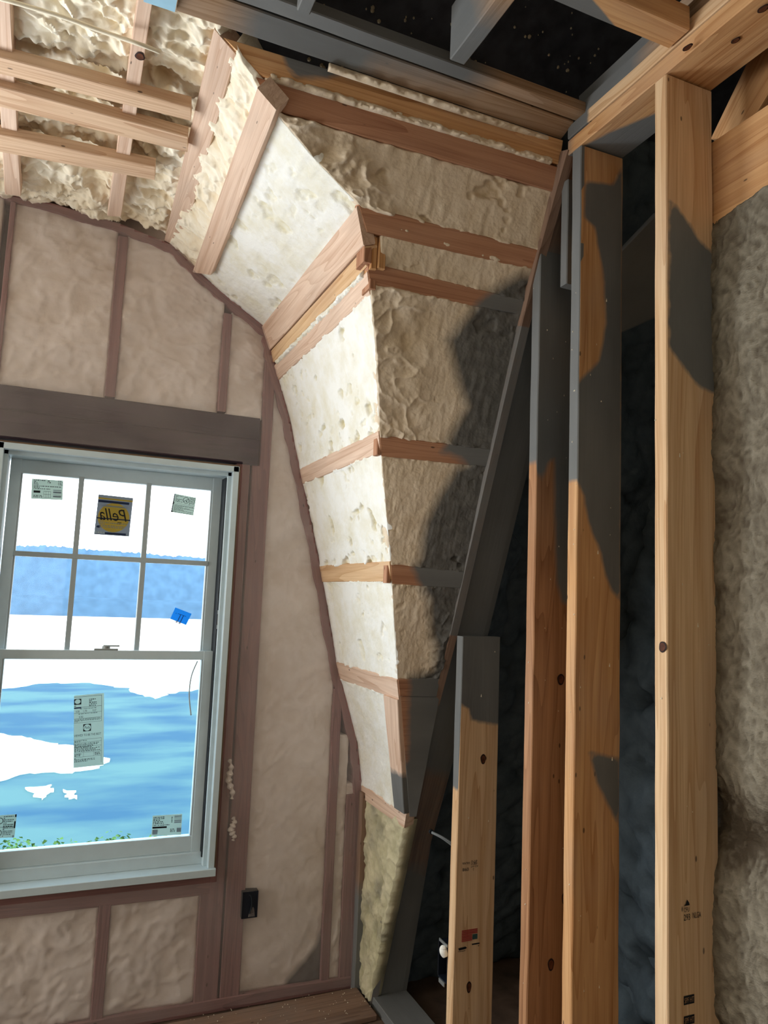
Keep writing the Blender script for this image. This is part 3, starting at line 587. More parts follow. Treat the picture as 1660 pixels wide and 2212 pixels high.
bboard('C1', 'topmost of the three close boards on the bright side', 'pink', z=(2.545, 2.455), pr=.01)
bboard('C2', 'middle of the three close boards on the bright side, warmer and narrower', 'pine', z=(2.452, 2.405), pr=.004, s1=1.0)
bboard('C3', 'lowest of the three close boards on the bright side, under a foam-filled gap', 'pink')
bboard('D', 'pale board crossing the bright side first below the triple boards')
bboard('E', 'pale knotty board crossing the bright side, near the height of the upper sash bar', 'pine')
bboard('F', 'pale board crossing the bright side near the height of the sash meeting rail')
bboard('G', 'lowest pale board on the bright side, above the rough corner foam')
# foam bead in the gap of the triple board
def bead(name, a, b, r, mat, label, s=0, nrm=(0, -.93, -.37), wv=(0, -.37, .93)):
    a = np.array(a, float); b = np.array(b, float); L = np.linalg.norm(b-a); wv = np.array(wv, float); wv = wv/np.linalg.norm(wv)*r*2.6
    def fn(u, v): return a+(b-a)*u[..., None]+wv*(v-.5)[..., None]
    def dp(P, u, v):
        q = fbm(P*55, 4, s); e = 1-(2*v-1)**2; present = sstep(-.45, -.1, fbm(P*9, 2, s+4)+.15)
        return r*(e*1.3*present+e*1.8*q-.55)*1.2, np.clip(.3-q, 0, 1)*.5
    panel(name, fn, int(L/.004), 14, nrm, dp, mat, thick=.012, label=label, cat='foam')
bead('foam_bead', bright_pt(2.395, .05)+np.array([.0, 0, 0]), bright_pt(2.395, .97), .010, 'bright', 'ragged bead of white foam between the lower two of the triple boards', 3, (-.9, 0, -.4), (-.4, 0, .9))
# sloping strips at the top: two long boards and the lumpy foam between
def zt(x): return Za(x)
A0 = ((0.258, 2.841, 2.79), (0.319, 2.809, 2.79)); A1 = ((0.23, 1.663, 2.8), (0.29, 1.718, 2.8))
quadboard('vault_board', ((0.26, 2.895, 2.81), (0.319, 2.806, 2.785), (0.226, 1.669, 2.81), (0.288, 1.705, 2.79)), (.02, 0, .04), 'pink', nl=20, label='long board running back to the gable, left of the two', cat='board', group='long boards running back to the gable')
quadboard('vault_board', ((0.37, 2.847, 2.71), (0.425, 2.732, 2.665), (0.344, 1.702, 2.72), (0.396, 1.706, 2.68)), (.03, 0, .04), 'pink', nl=20, label='long board running back to the gable, beside the bright shaved foam', cat='board', group='long boards running back to the gable')
def ab(u, v):  # foam between the two long boards
    x = .285+(.385-.285)*v; z = 2.80+(2.715-2.80)*v; y0 = GY; y1 = 1.68+.06*v; return np.stack([x, y0+(y1-y0)*u, z+.008+0*u], -1)
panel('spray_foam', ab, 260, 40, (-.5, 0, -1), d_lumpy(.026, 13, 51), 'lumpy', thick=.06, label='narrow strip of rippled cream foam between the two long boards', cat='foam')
def bt(u, v):
    x = .425+(.545-.425)*v; z = 2.705+(2.60-2.705)*v; y0 = GY; y1 = 1.775+.02*v; return np.stack([x+.0*u, y0+(y1-y0)*u, z+.01*(1-v)+0*u], -1)
# the large billowed foam field overhead with its three crossing battens
def oh(u, v):
    x = -.62+(.27+.62)*u; y = 1.35+(GY-1.35)*v; return np.stack([x, y, 2.845+.02*np.cos((x+.3)*2)-.02*np.clip(x, 0, 1)*4*.5], -1)
panel('spray_foam', oh, 230, 380, (0, 0, -1), d_lumpy(.05, 10, 61), 'lumpy', thick=.1, label='billowed cream foam field overhead, above the three battens', cat='foam')
quadboard('ceiling_rafter', ((0.049, 2.722, 2.8), (0.095, 2.705, 2.8), (0.054, 1.603, 2.8), (0.085, 1.588, 2.8)), (0, 0, .06), 'pink', nl=20, label='rafter running back to the gable above the battens, beside the cable end', cat='rafter')
quadboard('ceiling_rafter', ((-0.278, 2.733, 2.8), (-0.227, 2.719, 2.8), (-0.241, 1.747, 2.8), (-0.209, 1.731, 2.8)), (0, 0, .06), 'pink', nl=20, label='rafter running back to the gable at the far left edge', cat='rafter')
for (a, b, c, d), lb in ((((-0.272, 1.975, 2.78), (-0.278, 2.053, 2.78), (0.218, 1.944, 2.78), (0.228, 2.005, 2.78)), 'nearest of the three ceiling battens, reaching the long board'),
                         (((-0.281, 2.091, 2.78), (-0.289, 2.193, 2.78), (0.231, 2.083, 2.78), (0.243, 2.162, 2.78)), 'middle of the three ceiling battens, its end sunk in foam'),
                         (((-0.302, 2.351, 2.78), (-0.311, 2.467, 2.78), (0.165, 2.289, 2.78), (0.173, 2.365, 2.78)), 'farthest of the three ceiling battens, close to the gable')):
    quadboard('batten', (np.add(a, (-.33, 0, 0)), np.add(b, (-.33, 0, 0)), c, d), (0, -.004, .03), 'tan', nl=28, label=lb, cat='batten', group='ceiling battens')
tube('cable', [(-0.236, 1.753, 2.78), (-0.171, 1.75, 2.78), (-0.094, 1.749, 2.78), (-0.025, 1.755, 2.78), (0.028, 1.751, 2.775), (0.068, 1.746, 2.77), (0.117, 1.765, 2.78)], .005, 'cream', label='foam-spattered white cable strung under the overhead foam', cat='cable')
plain('blue_tape', [(.065, .132, 1.56, 1.615, 2.776, 2.784)], 'tape', label='strip of pale blue tape at the left end of the long header', cat='tape')

# ---------------------------------------------------------------- shaded side of the vault: long boards and foam panels to the rake plate
DP = [(1.2, 2.45), (1.149, 2.441), (1.09, 2.4), (1.04, 2.352), (0.98, 2.249), (1.005, 2.202), (1.025, 2.16), (1.078, 2.074), (1.05, 2.0), (1.031, 1.942), (1.08, 1.931), (1.117, 1.913), (1.087, 1.899), (1.049, 1.81), (1.026, 1.732), (1.032, 1.625), (1.014, 1.591), (1.045, 1.543), (1.085, 1.489), (1.115, 1.385), (1.137, 1.34), (1.145, 1.265), (1.071, 1.246), (1.124, 0.959), (1.109, 0.935), (1.095, 0.86), (1.142, 0.705)]
DP = DP + [(1.4, .60), (1.4, DP[0][1]+.02)]
dgrey = lambda V: sdpoly(V[:, (0, 2)], DP)  # grey inside this outline, plain foam and wood outside
UP = [(0.383, 2.813), (0.424, 2.768), (0.509, 2.779), (0.604, 2.821), (0.524, 2.878)]
def dfoam(zl0, zr0, zl1, zr1, n, disp, label, mat='shade', u0=0):
    def fn(u, v): return dark_pt(zl0+.012+(zl1-zl0-.024)*v, zr0+.012+(zr1-zr0-.024)*v, u0+(1-u0)*u)
    panel('spray_foam', fn, 170, int(n*1.3), (0, -.93, -.37), disp, mat, thick=.06, rag=1, paint=dgrey, label=label, cat='foam', group='foam panels on the shaded side of the vault')
def mixd(a, b, u0, u1):
    def f(P, u, v):
        A, ca = a(P, u, v); B, cb = b(P, u, v); w_ = sstep(u0, u1, u); return A*(1-w_)+B*w_, ca*(1-w_)+cb*w_
    return f
BZ = dict(P2=(2.547, 2.486, 2.504, 2.455), P3=(2.415, 2.359, 2.376, 2.338),
          D=(1.98, 1.92, 1.962, 1.911), E=(1.602, 1.54, 1.589, 1.537),
          F=(1.237, 1.179, 1.242, 1.176), B1=(2.761, 2.711, 2.71, 2.649), B2=(2.811, 2.765, 2.781, 2.716))
z = BZ; ag = mixd(d_lumpy(.03, 12, 71), d_smooth(.8, 72), .15, .32)
dfoam(2.70, z['B1'][3]-.0, z['P2'][0], z['P2'][2], 90, ag, 'tan foam panel under the dark upper boards, lumpy at its left end')
dfoam(z['P2'][0]-.03, z['P2'][3], z['P3'][0]+.0, z['P3'][2], 50, d_smooth(.8, 73), 'narrow tan foam panel between two close boards on the shaded side', u0=.085)
dfoam(z['P3'][1], z['P3'][3], z['D'][0], z['D'][2], 140, mixd(d_lumpy(.016, 9, 74), d_smooth(.6, 75), .25, .5), 'largest tan foam panel, half of it grey with a sharp corner')
dfoam(z['D'][1], z['D'][3], z['E'][0], z['E'][2], 110, d_smooth(1., 76), 'tan foam panel with a diagonal edge to grey, second below the close boards')
dfoam(z['E'][1], z['E'][3], z['F'][0], z['F'][2], 90, mixd(d_smooth(.3, 77), d_lumpy(.018, 14, 78), .4, .9), 'low tan foam panel with ragged crumbs near the rake plate')
def dboard(k, label, mat='red', pr=.004, left=0., name='vault_purlin', group='long boards on the shaded side of the vault'):
    l0, l1, r0, r1 = BZ[k]; a0, a1, b0, b1 = dark_pt(l0, r0, left), dark_pt(l1, r1, left), dark_pt(l0, r0, 1.), dark_pt(l1, r1, 1.)
    n = np.array([0, -.93, -.37])*pr; return quadboard(name, (a0+n, a1+n, b0+n, b1+n), (0, .036, .012), mat, nl=40, na=6, paint=dgrey if k not in ('B1', 'B2') else (lambda V: sdpoly(V[:, (0, 2)], UP)), label=label, cat='board', group=group)
dboard('B2', 'long dark orange board directly under the big header, grey patch at its left', 'orange', .012, left=.035)
dboard('B1', 'long brown board second below the big header, above the lumpy foam', 'red', .010)
dboard('P2', 'upper of two close boards on the shaded side, above the narrow foam panel')
dboard('P3', 'lower of two close boards on the shaded side, its right end grey')
dboard('D', 'reddish board crossing the shaded side, below the largest foam panel')
dboard('E', 'short reddish board crossing the shaded side, grey from its middle')
dboard('F', 'short board at the top of the grey oriented strand board')
bead('foam_bead', dark_pt(z['B2'][1]-.004, z['B2'][3]-.004, .30)+(0, -.012, 0), dark_pt(z['B2'][1]-.004, z['B2'][3]-.004, .97)+(0, -.012, 0), .006, 'shade', 'crumbly foam bead between the two long dark upper boards, higher up', 5)
bead('foam_bead', dark_pt(z['B1'][0]+.004, z['B1'][2]+.004, .04)+(0, -.012, 0), dark_pt(z['B1'][0]+.004, z['B1'][2]+.004, .97)+(0, -.012, 0), .009, 'shade', 'thicker crumbly foam bead between the two long dark upper boards', 6)
bead('foam_bead', (.50, 1.622, 2.775), (1.15, 1.618, 2.772), .007, 'shade', 'thin foam bead along the lower edge of the big header', 7)
# strand board under F, half grey
q = ((1.057, 2.272, 1.176), (1.174, 2.414, 0.749), (1.194, 2.262, 1.176), (1.195, 2.407, 0.749))
quadboard('strand_board', q, (0, .02, .008), 'red', nl=20, na=16, paint=dgrey, label='strand board strip, reddish at its left edge and grey to the right', cat='board')
# vertical trim on the bright side at the lowest panel
a0, a1 = bright_pt(CZ['F'][1], .80), bright_pt(CZ['F'][1], 1.); b0, b1 = bright_pt(CZ['G'][0], .80), bright_pt(CZ['G'][0], 1.)
n_ = np.array([-.012, 0, 0]); quadboard('corner_board', (a0+n_, a1+n_, b0+n_, b1+n_), (.04, 0, .01), 'pink', nl=16, paint=lambda V: np.where(True, .90-V[:, 2], 0)*.6, label='upright pale board at the groin beside the lowest bright panel, grey foot', cat='board')
# end blocks at the groin where board pairs meet
def block(p, w_, h, d, mat, lb): 
    return quadboard('end_block', (np.array(p)+(0, 0, h/2), np.array(p)+(w_, 0, h/2), np.array(p)+(0, 0, -h/2), np.array(p)+(w_, 0, -h/2)), (0, d, 0), mat, nl=3, na=1, label=lb, cat='block')
block((0.691, 1.834, 2.451), .024, .085, .06, 'red', 'short upright reddish block end at the groin, left of the dark slot')
block((0.721, 1.857, 2.387), .020, .08, .06, 'red', 'short reddish block end at the groin, just below the slot')
block((0.714, 1.835, 2.44), .018, .09, .08, 'orange', 'narrow orange upright at the groin beside the dark slot')
block((0.733, 1.828, 2.448), .022, .10, .1, 'orange', 'wider orange upright at the groin, touching the narrow foam panel')
for k2, (pz, lb) in dict(D=((0.842, 2.047, 1.95), 'small red end grain block where boards meet below the largest panel'), E=((0.941, 2.162, 1.57), 'small red end grain block where the knotty board meets the groin')).items():
    block(pz, .014, .055, .03, 'red', lb)
# rough foam triangle between gable corner and rake plate
def tri(u, v):
    z = .02+(.735-.02)*v; y0 = GY-.004; y1 = np.interp(z, [0, .735], [2.70, 2.43])+.0*u; return np.stack([1.172+0*u, y0+(y1-y0)*u, z+0*u], -1)
panel('spray_foam', tri, 70, 170, (-1, 0, 0), d_lumpy(.018, 16, 91), 'corner', thick=.04, paint=lambda V: .42*(1-(V[:, 2]-.0)/.75)*0-.05+.0*V[:, 0]+.06*vn(V*14), label='rough greenish foam filling the low triangle beside the rake plate', cat='foam')
box('corner_stud', 1.15, 1.19, GY-.045, GY-.008, .0, .735, 'rake', 2, label='slim corner stud standing between gable wall and rough foam', cat='stud', paint=lambda V: .30-V[:, 2]*.8)  # greyer towards the foot

# header pair above the shaded boards
hp = [(.62, 1.3), (.48, 1.3), (.44, 1.65), (.75, 1.65), (.66, 1.58), (.75, 1.5)]
quadboard('header_beam', ((.135, 1.555, 2.80), (.135, 1.62, 2.783), (1.18, 1.562, 2.80), (1.18, 1.62, 2.783)), (0, .01, .03), 'greyw', nl=50, na=8, paint=lambda V: sdpoly(V[:, (0, 1)], [(.28, 1.3), (.26, 1.8), (.55, 1.8), (.62, 1.59), (.86, 1.555), (.9, 1.3)])*1., label='big header beam spanning the top, grey on its left half', cat='beam')
quadboard('header_beam', ((.135, 1.51, 2.806), (.135, 1.553, 2.803), (1.20, 1.52, 2.806), (1.20, 1.560, 2.803)), (0, 0, .03), 'greyw', nl=50, na=4, paint=lambda V: sdpoly(V[:, (0, 1)], [(-.1, 1.3), (-.1, 1.8), (.80, 1.8), (.95, 1.3)])*1., label='thinner header beam behind the big one, against the black roof', cat='beam')

# ---------------------------------------------------------------- black roof cavity: joists, foam drops
def joist(x0, x1, y0, y1, z0, z1, axis, mat, lb, paint=None):
    box('ceiling_joist', x0, x1, y0, y1, z0, z1, mat, axis, nl=24, na=6, paint=paint, label=lb, cat='joist')
joist(.742, .782, .7, 1.455, 2.76, 2.90, 1, 'greyw', 'grey-coated ceiling joist with a square-cut end over the black cavity', lambda V: np.where(V[:, 0] > .775, 1, 1)*(V[:, 1]-1.30+.35*(2.79-V[:, 2])+.4*(.782-V[:, 0])*0))
joist(.372, .402, .7, 1.47, 2.76, 2.90, 1, 'greyw', 'short visible grey joist end at the top edge, left of the other', True)
joist(.55, 1.17, 1.143, 1.207, 2.762, 2.82, 0, 'orange', 'orange ceiling joist resting on the top plate', lambda V: (.98-V[:, 0])+(V[:, 1]-1.19)*2.5)
random.seed(7); V = []; Fc = []
def drop(c, r, st, n=6):
    b = len(V); c = np.array(c)
    for zz, rr in ((st*1.4, .25), (st*.5, .6), (0, 1), (-.7, .75)):
        for i in range(n): V.append(tuple(c+(r*rr*math.cos(2*math.pi*i/n), r*rr*math.sin(2*math.pi*i/n), r*zz)))
    V.append(tuple(c+(0, 0, -r)))
    for k3 in range(3):
        for i in range(n): Fc.append((b+k3*n+i, b+k3*n+(i+1) % n, b+k3*n+n+(i+1) % n, b+k3*n+n+i))
    for i in range(n): Fc.append((b+3*n+i, b+3*n+(i+1) % n, b+4*n))
for _ in range(520):
    x = random.uniform(.25, 1.3); t = random.random()**1.6; y = 1.9-t*1.2; z = 2.80+(2.1-y)*.579
    r = random.choice((.0018, .0022, .003, .004, .006)); drop((x, y, z-.003), r, random.choice((1, 1, 2, 4)))
link('foam_drops', mesh('foam_drops', V, Fc, smooth=True), flat('drop_foam', '9a8d72', .3, .1, .6), label='scattered beads of foam dripped under the black roof cavity', cat='foam drops', kind='stuff')

# ---------------------------------------------------------------- right partition: rake plate, studs, plates
WX = 1.18
def rk(p, dx=0): return (WX+dx, p[0], p[1])
ry = [(2.70, .0), (2.53, .62), (2.40, .90), (2.17, 1.39), (1.95, 1.93), (1.72, 2.48), (1.585, 2.735)]
def rake():
    V = []; gr = []; n = 13; nl = 60; t = np.linspace(0, len(ry)-1, nl+1); Y = np.interp(t, range(len(ry)), [a for a, _ in ry]); Z = np.interp(t, range(len(ry)), [b for _, b in ry])
    sec = [(0, .0), (.002, -.002)]+[(.138*i/8+.001, -.002) for i in range(1, 8)]+[(.14, 0), (.14, .04), (0, .04)]; n = len(sec); s = 0
    for i in range(nl+1):
        if i: s += math.hypot(Y[i]-Y[i-1], Z[i]-Z[i-1])
        for dx, dn in sec: V.append((WX+dx, Y[i]+dn*.93, Z[i]+dn*.37)); gr.append((s, dx, dn))
    V = np.array(V); Fc = [(i*n+j, i*n+(j+1) % n, i*n+n+(j+1) % n, i*n+n+j) for i in range(nl) for j in range(n)]+[tuple(range(n)), tuple(nl*n+i for i in range(n))]
    P = V[:, (0, 2)]; pa = np.maximum(sdpoly(P, [(1.0, .30), (1.24, .55), (1.5, .40), (1.5, -.2), (1.0, -.2)]), sdpoly(P, [(1.0, .95), (1.6, .80), (1.6, 2.45), (1.22, 2.5), (1.19, 2.3), (1.0, 2.3)]))
    pa = np.where((V[:, 2] > .5) & (V[:, 2] < 1.), np.maximum(pa, -.01), pa)
    link('rake_plate', mesh('rake_plate', V, Fc, {'gr': ('FLOAT_VECTOR', gr), 'paint': ('FLOAT', pa)}), 'rake', label='long grey-sprayed sloping plate the wall studs are cut against', cat='plate')
rake()
def edge_strip():  # thin nailed strip along the left edge of the rake plate
    V = []; nl = 50; t = np.linspace(0, len(ry)-1.01, nl+1); Y = np.interp(t, range(len(ry)), [a for a, _ in ry]); Z = np.interp(t, range(len(ry)), [b for _, b in ry]); gr = []
    for i in range(nl+1):
        for dx, dn in ((-.004, -.006), (.02, -.010), (.02, .03), (-.004, .03)): V.append((WX+dx, Y[i]+dn*.93, Z[i]+dn*.37)); gr.append((i*.06, dx, dn))
    V = np.array(V); Fc = [(i*4+j, i*4+(j+1) % 4, i*4+4+(j+1) % 4, i*4+4+j) for i in range(nl) for j in range(4)]+[(0, 1, 2, 3), tuple(nl*4+i for i in range(4))]
    z_ = V[:, 2]; pa = np.where((z_ > 1.15) & (z_ < 1.38), -1, .02); pa = np.where(z_ > 2.35, -1, pa)
    link('edge_strip', mesh('edge_strip', V, Fc, {'gr': ('FLOAT_VECTOR', gr), 'paint': ('FLOAT', pa)}), 'rake', label='narrow strip along the left edge of the sloping plate, catching the light', cat='strip')
edge_strip()
def wstud(y0, z1, label, pn, pw, mat='orange', x1=None, z1n=None, name='wall_stud', th=.038):
    """narrow face at x=WX, wide face at y=y0 (towards the camera); pn(z) / pw polygons give the grey areas"""
    def pf(V):
        nar = V[:, 0] < WX+.002; a = np.max([sdpoly(V[:, (0, 2)], q_) for q_ in pw], axis=0) if pw else np.full(len(V), -1.); return np.where(nar, pn(V[:, 2]), a)
    return box(name, WX, x1 or WX+.14, y0, y0+th, 0, z1, mat, 2, nl=150, na=14, paint=pf, label=label, cat='stud', group='tall studs of the right partition')
X0, X1 = WX-.05, WX+.2
def yw(px): return px
ys = (2.092, 1.707, 1.528, 1.223)
def xw(v): return v
s0 = [(1.162, 1.178), (1.178, 1.178), (1.207, 1.16), (1.218, 1.125), (1.255, 1.119), (1.323, 1.109)]
wstud(ys[0], 1.385, 'shortest front stud, grey coated top and printed grade stamps', lambda z: (z-0.915)*1., [s0+[(X1, 1.6), (X0, 1.6)]], 'pine')
s1 = [(1.165, 1.868), (1.199, 1.839), (1.218, 1.887), (1.238, 1.902), (1.245, 1.695), (1.253, 1.562), (1.271, 1.505), (1.318, 1.494)]
wstud(ys[1], 2.62, 'dark orange stud with two round knots, second from the sloping plate', lambda z: (z-1.886)*1., [s1+[(X1, 2.9), (X0, 2.9)]], 'stud2')
s2 = [(1.163, 1.813), (1.183, 1.803), (1.2, 1.775), (1.213, 1.717), (1.227, 1.683), (1.257, 1.632), (1.269, 1.58), (1.29, 1.539), (1.32, 1.511), (1.319, 2.506), (1.317, 2.692), (1.286, 2.63), (1.194, 2.618), (1.191, 2.514), (1.226, 2.497), (1.258, 2.362), (1.266, 2.237), (1.245, 2.133), (1.186, 2.074), (1.159, 2.046)]
s2b = [(1.223, 1.143), (1.32, 1.121), (1.321, 0.959), (1.311, 0.971), (1.249, 1.069)]  # grey patch with a pointed outline on the wide face
wstud(ys[2], 2.715, 'wide orange stud with a pointed grey patch low on its face', lambda z: (z-1.812)*1., [s2, s2b], 'orange')
s3 = [(1.187, 2.414), (1.22, 2.394), (1.278, 2.336), (1.346, 2.307), (1.342, 1.977), (1.265, 1.996), (1.218, 2.043), (1.186, 2.071)]
wstud(ys[3], 2.715, 'nearest pale stud with fine straight grain, beside the fibrous insulation', lambda z: -1+0*z, [s3], 'pine')
# sister piece above stud two
box('cripple_block', WX+.012, WX+.14, 1.60, 1.63, 2.36, 2.66, 'rake', 2, paint=True, nl=6, label='short grey block between the sloping plate and the tall stud top', cat='block')
# top plates
pp = lambda V: np.maximum(sdpoly(V[:, (0, 1)], [(1.17, 1.62), (1.4, 1.62), (1.4, 1.27), (1.30, 1.26), (1.21, 1.46)]), -1)
box('top_plate', WX, WX+.14, .3, 1.585, 2.718, 2.760, 'orange', 1, nl=60, na=8, paint=pp, label='lower top plate the tall studs run up to', cat='plate')
box('top_plate', WX-.002, WX+.14, .3, 1.585, 2.763, 2.800, 'pine', 1, nl=40, na=6, paint=lambda V: V[:, 1]-1.5, label='upper top plate stacked on the lower one', cat='plate')
box('rim_board', WX+.006, WX+.14, .3, 1.56, 2.803, 2.845, 'greyw', 1, nl=40, na=6, paint=lambda V: V[:, 1]-1.30, label='set-back rim board on the stacked plates against the black roof', cat='board')
box('rim_board', WX+.03, WX+.14, .3, 1.58, 2.848, 2.90, 'greyw', 1, nl=40, na=6, paint=lambda V: V[:, 1]-1.28, label='highest rim board, mostly grey, above the set-back one', cat='board')
# right side header, brace and insulation
box('wall_header', 1.322, 1.36, .3, ys[3]+.02, 2.377, 2.592, 'orange', 1, nl=60, na=10, label='broad pale header board beside the nearest stud, above the insulation', cat='beam')
quadboard('slanted_brace', ((1.4, 1.304, 2.667), (1.4, 1.214, 2.616), (1.4, 1.159, 2.838), (1.4, 1.064, 2.748)), (.038, 0, 0), 'orange', nl=10, label='slanted orange board in the black gap above the broad header', cat='brace')
def wl(u, v):
    y = ys[3]+.03+(.35-ys[3]-.03)*u; z = .0+2.39*v; return np.stack([1.315+0*u+.0*v, y, z], -1)
def d_wool(P, u, v):
    h = fbm(P*7, 5, 3); cl = sstep(.1, .0, np.abs(P[..., 2]-1.06-.06*vn(P*8)-.18*(1.15-P[..., 1])))+.7*sstep(.05, .0, np.abs(P[..., 2]-.63-.03*vn(P*11)))
    hair = fbm(P*np.array([110, 90, 60.])+2*np.stack([vn(P*22)]*3, -1), 3, 8); nb = .022*np.exp(-((P[..., 2]-1.55)/.35)**2)
    return .020*h+.006*hair-.022*cl+.02*sstep(0, .25, u)+.01*(P[..., 2] < 1.04), np.clip(.3+cl*.8-h*.25-hair*.9, 0, 1)
panel('wool_insulation', wl, 300, 620, (-1, 0, 0), d_wool, 'wool', thick=.1, label='fibrous grey brown insulation filling the bay at the right edge', cat='insulation')
# block and deep foam behind the studs
def deep(u, v):
    x = 1.20+1.1*u; z = .0+2.95*v; y = Yr(z)+.13+.03*u; return np.stack([x, y, z], -1)
panel('coated_foam', deep, 190, 380, (0, -.93, -.37), d_bubble(.035, 17, 31), 'black', thick=.05, label='dark coated bubbly foam deep behind the studs', cat='foam')
def sidef(u, v):
    y = 1.0+1.5*u; z = 0+2.75*v; return np.stack([2.0+0*u-.0*v, y, z], -1)
panel('coated_foam', sidef, 90, 200, (-1, 0, 0), d_bubble(.075, 14, 33), 'black', thick=.05, label='black lumpy foam on the far side of the stud bay', cat='foam')
quadboard('cross_brace', ((1.267, 1.568, 2.38), (1.269, 1.568, 2.197), (1.495, 1.568, 2.636), (1.494, 1.568, 2.319)), (0, .038, 0), 'greyw', nl=10, na=6, paint=True, label='grey-coated cross brace between the two tallest studs', cat='brace')
# wide foam-coated strip: ragged foam edge right of the sloping plate
def rag(u, v):
    z = .95+1.45*v; y = Yr(z)+.045; x = 1.30+.075*u*(1+.8*vn(np.stack([z*9, 0*z, 0*z], -1)))+0*z; return np.stack([x, y+.03*u*u, z], -1)
panel('foam_lip', rag, 24, 200, (0, -.93, -.37), d_bubble(.012, 30, 41), 'black', thick=.03, label='ragged dark foam lip along the right side of the sloping plate', cat='foam')
# cables through the sloping plate and switch box on the short stud
cp = (1.251, 2.408, 0.698); ch = np.array(cp)+(0, -.012, 0)
hole = cyl('cable_hole', (ch[0], ch[1], ch[2]), .008, .008, 'seal', None, axis=1, label='dark drilled hole in the sloping plate', cat='hole')
for k2, lb in ((0, 'upper grey cable leaving the drilled hole behind the short stud'), (1, 'lower grey cable leaving the drilled hole behind the short stud')):
    tube('cable', [ch+(0, .0, -.002*k2), ch+(.03, -.03, -.012-.004*k2), ch+(.085, -.05, -.045-.010*k2), ch+(.16, -.06, -.085-.012*k2)], .0035, 'cable', label=lb, cat='cable')
e = (1.091, 2.02, 0.453); y0 = ys[0]
bxo = empty('switch_box', (WX-.05, y0, e[2]), label='black switch box fixed to the left of the shortest stud', cat='switch box')
y0 += .01; bz0, bz1 = 0.335, 0.442
plain('box_shell', [(WX-.0, WX+.05, y0+.03, y0+.032, bz0, bz1), (WX-.0, WX+.05, y0+.085, y0+.088, bz0, bz1), (WX, WX+.05, y0+.03, y0+.088, bz0, bz0+.003), (WX, WX+.05, y0+.03, y0+.088, bz1-.003, bz1), (WX+.047, WX+.05, y0+.03, y0+.088, bz0, bz1)], 'box', bxo)
plain('bracket', [(WX-.003, WX, y0+.028, y0+.08, bz1, bz1+.008)], 'steel', bxo); plain('bracket', [(WX-.003, WX, y0+.04, y0+.075, bz0-.012, bz0)], 'steel', bxo)
tube('foam_blob', [(WX-.004, y0+.045, bz1+.0), (WX-.008, y0+.04, bz1-.012), (WX-.004, y0+.032, bz1-.028)], lambda t: .006+.007*math.sin(math.pi*t), 'bright', bxo)

# ---------------------------------------------------------------- knots, splits, stamps on the studs
def knot(par, c, rx, rz, axis='y', tilt=0.):
    c = np.array(c, float); V = []; n = 22
    rx *= 1.2; rz *= 1.2
    for rr, d in ((1.0, .0003), (.72, .0012), (.35, .0008)):
        for i in range(n):
            a = 2*math.pi*i/n; du = rx*rr*math.cos(a)*(1+.1*math.sin(3*a)); dz = rz*rr*math.sin(a)
            du, dz = du*math.cos(tilt)-dz*math.sin(tilt), du*math.sin(tilt)+dz*math.cos(tilt)
            V.append(tuple(c+((du, -d, dz) if axis == 'y' else ((-d, du, dz) if axis == 'x' else (du, dz, -d)))))
    o1 = link('knot', mesh('knot', V, [(i, (i+1) % n, n+(i+1) % n, n+i) for i in range(n)], recalc=False), 'knotd', par)
    link('knot', mesh('knot', V, [(n+i, n+(i+1) % n, 2*n+(i+1) % n, 2*n+i) for i in range(n)]+[tuple(range(2*n, 3*n))], recalc=False), 'knot', par)
def by(name_part):
    return next(o for o in bpy.data.objects if name_part in str(o.get('label', '')))
S0, S1, S2, S3 = by('shortest front stud'), by('two round knots'), by('pointed grey patch'), by('nearest pale stud')
def ony(y, P): return (P[0], y, P[2])
knot(S1, ony(ys[1]-.001, (1.27, 1.707, 1.296)), .0095, .0125); knot(S1, ony(ys[1]-.001, (1.251, 1.707, 0.569)), .008, .013); knot(S1, ony(ys[1]-.001, (1.29, 1.707, 0.728)), .006, .013)
knot(S0, ony(ys[0]-.001, (1.265, 2.092, 1.006)), .008, .013); knot(S0, ony(ys[0]-.001, (1.235, 2.092, 0.338)), .007, .014)
k_ = (1.18, 1.235, 1.418); knot(S3, (WX-.001, k_[1], k_[2]), .009, .010, 'x', .5)
for pk, a, b in (((1.162, 1.141, 2.715), .006, .011), ((1.237, 1.081, 2.715), .006, .009), ((1.216, 0.994, 2.715), .007, .011)): knot(by('lower top plate'), (pk[0], pk[1], 2.7165), a, b, 'z')
knot(by('beside the cable end'), (0.076, 1.828, 2.799), .010, .013, 'z')
def stamp(par, y, x0, x1, z0, z1, fn):
    f = place([(x0, y, z1), (x1, y, z1), (x1, y, z0), (x0, y, z0)]); p = Print(f); fn(p); p.done(par)
def st0(p):
    p.text('098', .02, .62, .3, .38, off=.0014, rot=True); p.text('HILMA', .0, .12, .2, .45, off=.0014, rot=True); p.text('2', .66, .75, .18, .08, off=.0014, rot=True)
    p.text('KD-HT', .52, .5, .16, .44, off=.0014, rot=True); p.text('SPF-S', .56, .02, .4, .36, off=.0014, rot=True)
A_ = (1.2, 2.092, 0.706); B_ = (1.257, 2.092, 0.673); stamp(S0, ys[0]-.0005, A_[0], B_[0], B_[2], A_[2], st0)
def flag(p):
    for i in range(7): p.rect(0, 1 if i < 3 else .66, i/7, i/7+.11, 'red_ink', .0012)
    p.rect(.68, 1, .46, .9, 'green_ink', .0012)
    p.poly([(-.2, 1.45), (.25, 1.4), (.36, 1.52), (.25, 1.6), (-.15, 1.65)], 'ink', .0012); p.rect(.66, 1.15, 1.25, 1.36, 'ink', .0012); p.rect(-.2, .25, 1.72, 1.76, 'ink', .0012); p.rect(1.05, 1.12, 1.48, 1.54, 'ink', .0012)
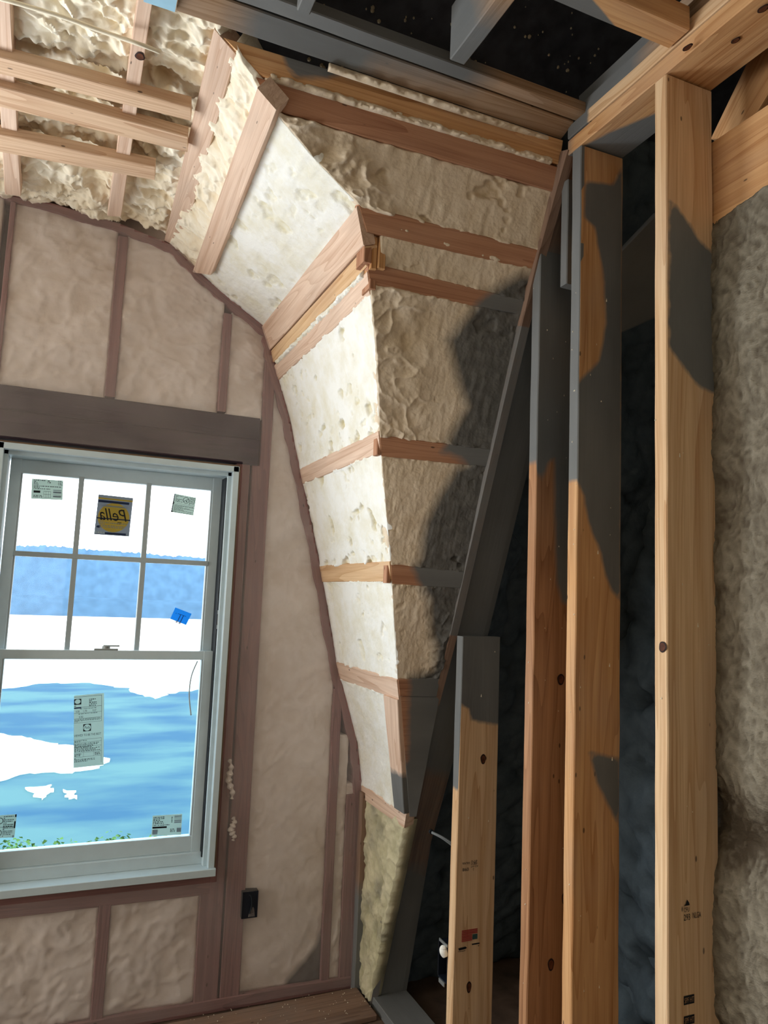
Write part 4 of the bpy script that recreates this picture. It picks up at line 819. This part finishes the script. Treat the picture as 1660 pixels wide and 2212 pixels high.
A_ = (1.205, 2.092, 0.504); B_ = (1.26, 2.092, 0.47); stamp(S0, ys[0]-.0005, A_[0], B_[0], B_[2], A_[2], flag)
def st3(p):
    p.poly([(.0, .28), (.12, .2), (.2, 0), (.32, .15), (.36, .28)], 'ink', .0012); p.text('CFU', .0, .36, .22, .34, off=.0012); p.text('293', .0, .68, .3, .38, off=.0012); p.text('NLGA', .55, .66, .28, .5, off=.0012)
A_ = (1.221, 1.223, 0.91); B_ = (1.265, 1.223, 0.869); stamp(S3, ys[3]-.0005, A_[0], B_[0], B_[2], A_[2], st3)
def st4(p):
    p.rect(0, 1, 0, 1, 'ink', .001); p.text('SPF HT', .06, .2, .6, .88, 'pineflat', .0014)
for v0 in (2152, 2195):
    A_ = {2152: (1.22, 1.223, 0.726), 2195: (1.22, 1.223, 0.688)}[v0]; B_ = {2152: (1.248, 1.223, 0.709), 2195: (1.248, 1.223, 0.671)}[v0]; stamp(S3, ys[3]-.0005, A_[0], B_[0], B_[2], A_[2], st4)
# foam specks stuck to stud faces
random.seed(21)
for par, yy, cnt in ((S1, ys[1], 22), (S2, ys[2], 30), (S3, ys[3], 12), (S0, ys[0], 10)):
    V = []; Fc = []
    for _ in range(cnt):
        r = random.choice((.001, .0012, .0018)); zz = random.uniform(.5, 2.4)
        if random.random() < .7: drop((random.uniform(WX+.008, WX+.12), yy-.0005, zz), r, random.choice((1, 3)), 5)
        else: drop((WX-.0005, yy+random.uniform(.004, .034), zz), r, 1, 5)
    link('foam_specks', mesh('foam_specks', V, Fc, smooth=True), 'cream', par, kind='stuff')
# ---------------------------------------------------------------- floor plates in the low corner
box('sole_plate', WX, WX+.14, .2, 2.70, 0, .038, 'gable', 1, nl=30, paint=True, label='sole plate under the partition studs', cat='plate')
quadboard('floor_plank', ((.30, 2.55, .022), (.30, 2.78, .022), (1.16, 2.60, .022), (1.16, 2.80, .022)), (0, 0, -.02), 'rake', nl=20, label='dusty brown floor plank along the foot of the gable wall', cat='plank', paint=lambda V: -.02+.02*vn(V*6))
random.seed(4); V = []; Fc = []
for _ in range(90): drop((random.uniform(.35, 1.16), random.uniform(2.62, 2.80), .024), random.uniform(.0008, .0022), .6, 5)
link('foam_crumbs', mesh('foam_crumbs', V, Fc, smooth=True), 'cream', label='foam crumbs scattered on the floor along the gable wall', cat='crumbs', kind='stuff')
